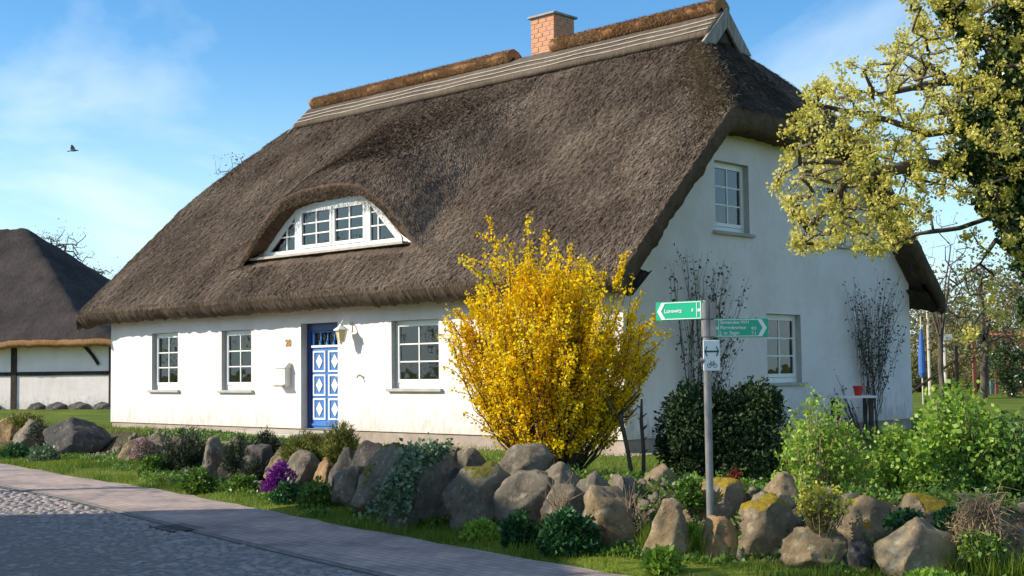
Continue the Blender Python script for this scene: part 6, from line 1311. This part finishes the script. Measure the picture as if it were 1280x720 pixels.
tree('twiggy_tree', at(1178, 38), 6.0, (1.9, 1.6, 2.0), 4.1, 0.06, MT['budgrey'], 'thin twiggy tree behind the far roof corner', 170, 2, 0.12, r0=0.006)
tree('bare_tree', at(62, 82), 11.2, (3.2, 2.8, 3.3), 7.9, 0.10, MT['budgrey'], 'bare tree with grey pink buds behind the thatched barn', 560, 5, 0.25, r0=0.014, bark='twig')
tree('bare_tree', at(112, 88), 9.6, (2.2, 2.4, 2.9), 6.6, 0.10, MT['budgrey'], 'smaller bare tree between the barn and the cottage roof', 420, 5, 0.25, r0=0.014, bark='twig')
tree('bare_tree', at(298, 62), 12.5, (1.5, 1.6, 2.2), 10.4, 0.10, MT['climber_leaf'], 'tree top just showing above the left roof slope', 90, 4, 0.14, r0=0.010)

# ------------------------------------------------------------------ garden behind the lawn
def simple(name, px, d, label, cat): x, y = at(px, d); return empty(name, (x, y, float(ground_z(x, y))), 0, label, cat)
t = simple('closed_parasol', 1153, 46, 'closed blue parasol standing on the lawn behind the house', 'parasol')
q = MB(); q.ring([(0.03, -0.1), (0.03, 3.1)], 8); q.build('pole', MT['palewood'], t); q = MB(); q.ring([(0.08, 0.95), (0.13, 1.1), (0.12, 1.7), (0.08, 2.3), (0.03, 2.65), (0.02, 2.75)], 10); q.build('canopy', MT['parasol'], t, smooth=False)
for px, h_, lab in ((1162, 3.9, 'tall pale wooden pole right of the blue parasol'), (1182, 3.5, 'second pale pole with a white box, further right')):
    t = simple('pale_pole', px, 52, lab, 'pole'); q = MB(); q.ring([(0.07, -0.1), (0.06, h_)], 8); q.build('pole', MT['palewood'], t)
    if px == 1182: q = MB(); q.box((-0.08, -0.08, 2.35), (0.30, 0.08, 2.6)); q.build('box', MT['white'], t)
t = simple('timber_frame', 1196, 44, 'dark timber frame with a slanting bar on the lawn', 'frame'); q = MB(); q.box((-0.05, -0.05, -0.1), (0.05, 0.05, 2.0)); q.build('post', MT['darkwood'], t); q = MB(); q.tube([(-1.55, 0, 0.45), (0, 0, 1.55)], 0.045, 5); q.build('slanting_bar', MT['darkwood'], t)
t = simple('pergola', 1262, 58, 'red brown garden pergola at the right end of the lawn', 'pergola')
for sx in (-1.0, 0.0, 1.2):
    for sy in (0, 1.6): q = MB(); q.box((sx - 0.07, sy - 0.07, -0.1), (sx + 0.07, sy + 0.07, 2.5)); q.build('post', MT['redpaint'], t)
for sy in (0, 1.6): q = MB(); q.box((-1.4, sy - 0.05, 2.5), (1.6, sy + 0.05, 2.66)); q.build('beam', MT['redpaint'], t)
for k_ in range(7): q = MB(); q.box((-1.25 + k_ * 0.43, -0.3, 2.66), (-1.19 + k_ * 0.43, 1.9, 2.76)); q.build('rafter', MT['redpaint'], t)
t = simple('water_butt', 1236, 60, 'small pale teal water butt left of the pergola', 'barrel'); q = MB(); q.ring([(0.20, 0), (0.24, 0.3), (0.22, 0.62), (0.24, 0.65)], 12); q.build('butt', MT['teal'], t)
cloud_bush('garden_bush', at(1264, 54), (1.5, 1.2, 2.3), 5000, 0.11, MT['ivy'], 'dark green overgrown bush in front of the pergola', 24)
cloud_bush('garden_bush', at(1225, 64), (1.3, 1.2, 1.3), 3000, 0.11, MT['olive'], 'rounded brownish bush left of the water butt', 18)
for px, d, mt_, lab in ((1150, 66, 'olive', 'low bush at the far lawn edge behind the parasol'), (1185, 72, 'ochre', 'low ochre bush at the far lawn edge behind the poles'), (1212, 74, 'ochre', 'ochre bush at the far lawn edge right of the poles'), (1275, 66, 'greenfar', 'green bush at the far lawn edge behind the pergola')):
    cloud_bush('hedge_bush', at(px, d), (2.0, 1.4, 1.9), 3500, 0.13, MT[mt_], lab, 22)

# ------------------------------------------------------------------ thatched barn at the left
BX, BY, BYAW = -20.2, 54.0, R(-14); barn = empty('thatched_barn', (BX, BY, 0.33), BYAW, 'white half timbered barn with shade-darkened thatched roof at the left edge', 'barn')
q = MB(); q.box((-11, 0, 0), (5.6, 9, 2.85)); q.build('wall', MT['stucco'], barn)
bxs = np.linspace(-11.7, 6.3, 120); bys = np.concatenate([np.linspace(-0.75, 4.5, 46), np.linspace(4.7, 9.75, 30)])
def barn_z(x, y):
    ridge_h = np.interp(x, [-11.7, -9, -3.2, -2.0, 0.45, 2.0, 4.6, 6.3], [5.2, 8.4, 8.2, 7.3, 5.35, 4.05, 2.9, 2.6])
    f_ = 2.85 + 1.04 * (y + 0.75); b_ = 2.85 + 1.04 * (9.75 - y); z = smin(smin(f_, b_, 0.2), ridge_h, 0.3); return z + 0.05 * fbm(x * 5, y * 2, 61) + 0.06 * fbm(x * 0.8, y * 0.8, 62)
Xg, Yg = np.meshgrid(bxs, bys); br_ = fobj('roof', np.stack([Xg, Yg, barn_z(Xg, Yg)], -1).reshape(-1, 3), grid_faces(len(bys), len(bxs)), MT['barn_thatch_shaded'], barn, True)
e_ = np.stack([bxs, np.full_like(bxs, -0.75), barn_z(bxs, np.full_like(bxs, -0.75))], 1); rows = []
for o_, dz in ((0, 0), (-0.04, -0.14), (0.02, -0.30), (0.8, 0.1)): q_ = e_.copy(); q_[:, 1] += o_; q_[:, 2] += dz; rows.append(q_)
P_ = np.stack(rows); fobj('eave', P_.reshape(-1, 3), grid_faces(4, len(bxs)), MT['ridge'], br_, True)
q = MB(); q.box((-3.5, -0.04, 1.42), (5.6, -0.002, 1.58)); q.build('rail', MT['darkwood'], barn); q = MB(); q.box((-11, -0.04, 1.40), (-3.51, -0.002, 1.56)); q.build('rail', MT['darkwood'], barn)
for x in (-8.5, -5.0, -0.55, 4.0): q = MB(); q.box((x - 0.13, -0.05, 0.0), (x + 0.13, -0.001, 2.85)); q.build('post', MT['darkwood'], barn)
for s_, x in ((1, 2.2), (-1, -2.6)):
    q = MB(); u = np.linspace(0, 1, 8); q.tube([(x + s_ * (1.2 * a ** 0.8), -0.03, 2.85 - 1.0 * a ** 1.4) for a in u], 0.075, 5); q.build('brace', MT['darkwood'], barn)
for k_, (x, w_) in enumerate(((0.6, 0.75), (1.55, 0.9), (2.6, 1.0), (3.7, 0.9), (4.7, 0.8), (-1.5, 0.8), (-2.6, 0.9))):
    bm = bmesh.new(); bmesh.ops.create_icosphere(bm, subdivisions=3, radius=1.0)
    for v in bm.verts: v.co = Vector((v.co.x * w_ / 2, v.co.y * 0.25, v.co.z * 0.26)) * (1 + 0.12 * math.sin(v.co.x * 5 + k_) * math.cos(v.co.z * 6))
    me = bpy.data.meshes.new('foundation_stone'); bm.to_mesh(me); bm.free(); o = link('foundation_stone', me, ST['dark'], barn); o.location = (x, -0.12, 0.06)

# ------------------------------------------------------------------ bird
g = dp(92, 188, 45); t = empty('bird', tuple(g), R(5), 'small dark bird flying over the barn', 'bird')
bm = bmesh.new(); bmesh.ops.create_icosphere(bm, subdivisions=2, radius=1.0)
for v in bm.verts:
    x = v.co.x; k_ = 1 - 0.55 * max(0, -x) - 0.25 * max(0, x); v.co = Vector((x * 0.15, v.co.y * 0.042 * k_, v.co.z * 0.042 * k_ - 0.03 * (x < 0) * x * x))
me = bpy.data.meshes.new('body'); bm.to_mesh(me); bm.free(); bo = link('body', me, MT['bird'], t)
q = MB(); q.prism([(0.06, 0.0, 0.02), (-0.04, -0.02, 0.20), (-0.08, -0.03, 0.19), (-0.11, -0.01, 0.05), (-0.07, 0.0, 0.01)], (0, 0.012, 0)); q.build('wing', MT['bird'], t); q = MB(); q.prism([(0.06, 0.03, 0.02), (-0.01, 0.06, 0.17), (-0.06, 0.07, 0.16), (-0.08, 0.04, 0.04)], (0, 0.012, 0)); q.build('wing', MT['bird'], t)
q = MB(); q.prism([(-0.10, -0.03, -0.01), (-0.21, -0.05, -0.05), (-0.21, 0.05, -0.05), (-0.10, 0.03, -0.01)], (0, 0, 0.01)); q.build('tail', MT['bird'], t); q = MB(); q.ring([(0.022, 0.0), (0.012, 0.02), (0.002, 0.04)], 6); bk = q.build('beak', MT['iron'], t); bk.rotation_euler = (0, R(90), 0); bk.location = (0.14, 0, 0.0)

# ------------------------------------------------------------------ across the street, outside the picture: what shades the road and shows in the panes
nb = empty('neighbour_house', (-12.2, 9.0, 0.0), 0, 'brick house with pitched roof across the street, outside the picture', 'house')
q = MB(); q.box((-3.6, -6.0, 0.0), (3.2, 6.2, 3.2)); q.build('wall', MT['brick'], nb)
q = MB(); q.hexa([(-4.2, -6.4, 2.9), (-0.0, -6.4, 7.2), (-0.0, 6.6, 7.2), (-4.2, 6.6, 2.9), (-4.2, -6.4, 3.1), (-0.0, -6.4, 7.4), (-0.0, 6.6, 7.4), (-4.2, 6.6, 3.1)]); q.hexa([(0.01, -6.4, 7.2), (3.8, -6.4, 2.9), (3.8, 6.6, 2.9), (0.01, 6.6, 7.2), (0.01, -6.4, 7.4), (3.8, -6.4, 3.1), (3.8, 6.6, 3.1), (0.01, 6.6, 7.4)]); rf = q.build('roof', MT['verge_thatch'], nb)
for yg in (-6.0, 6.19): q = MB(); q.prism([(-3.6, yg, 3.2), (3.2, yg, 3.2), (0, yg, 7.1)], (0, 0.01, 0)); q.build('gable', MT['brick'], nb)
tree('street_tree', (-11.4, 19.6), 8.0, (1.9, 1.7, 2.3), 5.2, 0.14, MT['greenfar'], 'leafing street tree left of the picture beside the road', 90, 7, 0.25, group='trees across the street')
tree('street_tree', (-7.8, 9.4), 9.5, (2.4, 1.3, 2.2), 7.0, 0.14, MT['greenfar'], 'tall street tree beside the brick house left of the picture', 110, 10, 0.25, group='trees across the street')
for k_, (x, y, h_) in enumerate(((-46, 30, 9), (-50, 38, 11), (-44, 22, 8.5), (-52, 46, 10.5))):
    tree('far_street_tree', (x, y), h_, (4, 4, h_ * 0.42), h_ * 0.56, 0.3, MT[['olive', 'greenfar', 'ochre', 'olive'][k_]], ['olive tree far down the street', 'green tree far down the street', 'ochre tree far down the street', 'second olive tree far down the street, farthest of the row'][k_] + ', outside the picture', 80, 12, 0.6, group='trees across the street')
for k_, (x, y, h_) in enumerate(((24.0, 20.5, 8), (31, 38, 9))):  # unseen trees, added to hold sky light off the gable
    tree('garden_tree', (x, y), h_, (3.6, 3.6, h_ * 0.44), h_ * 0.54, 0.24, MT[['olive', 'mid'][k_]], ['added olive tree dimming sky light on the gable', 'added green tree dimming sky light on the gable'][k_] + ', outside the picture', 110, 16, 0.5, group='added trees dimming sky light on the gable')
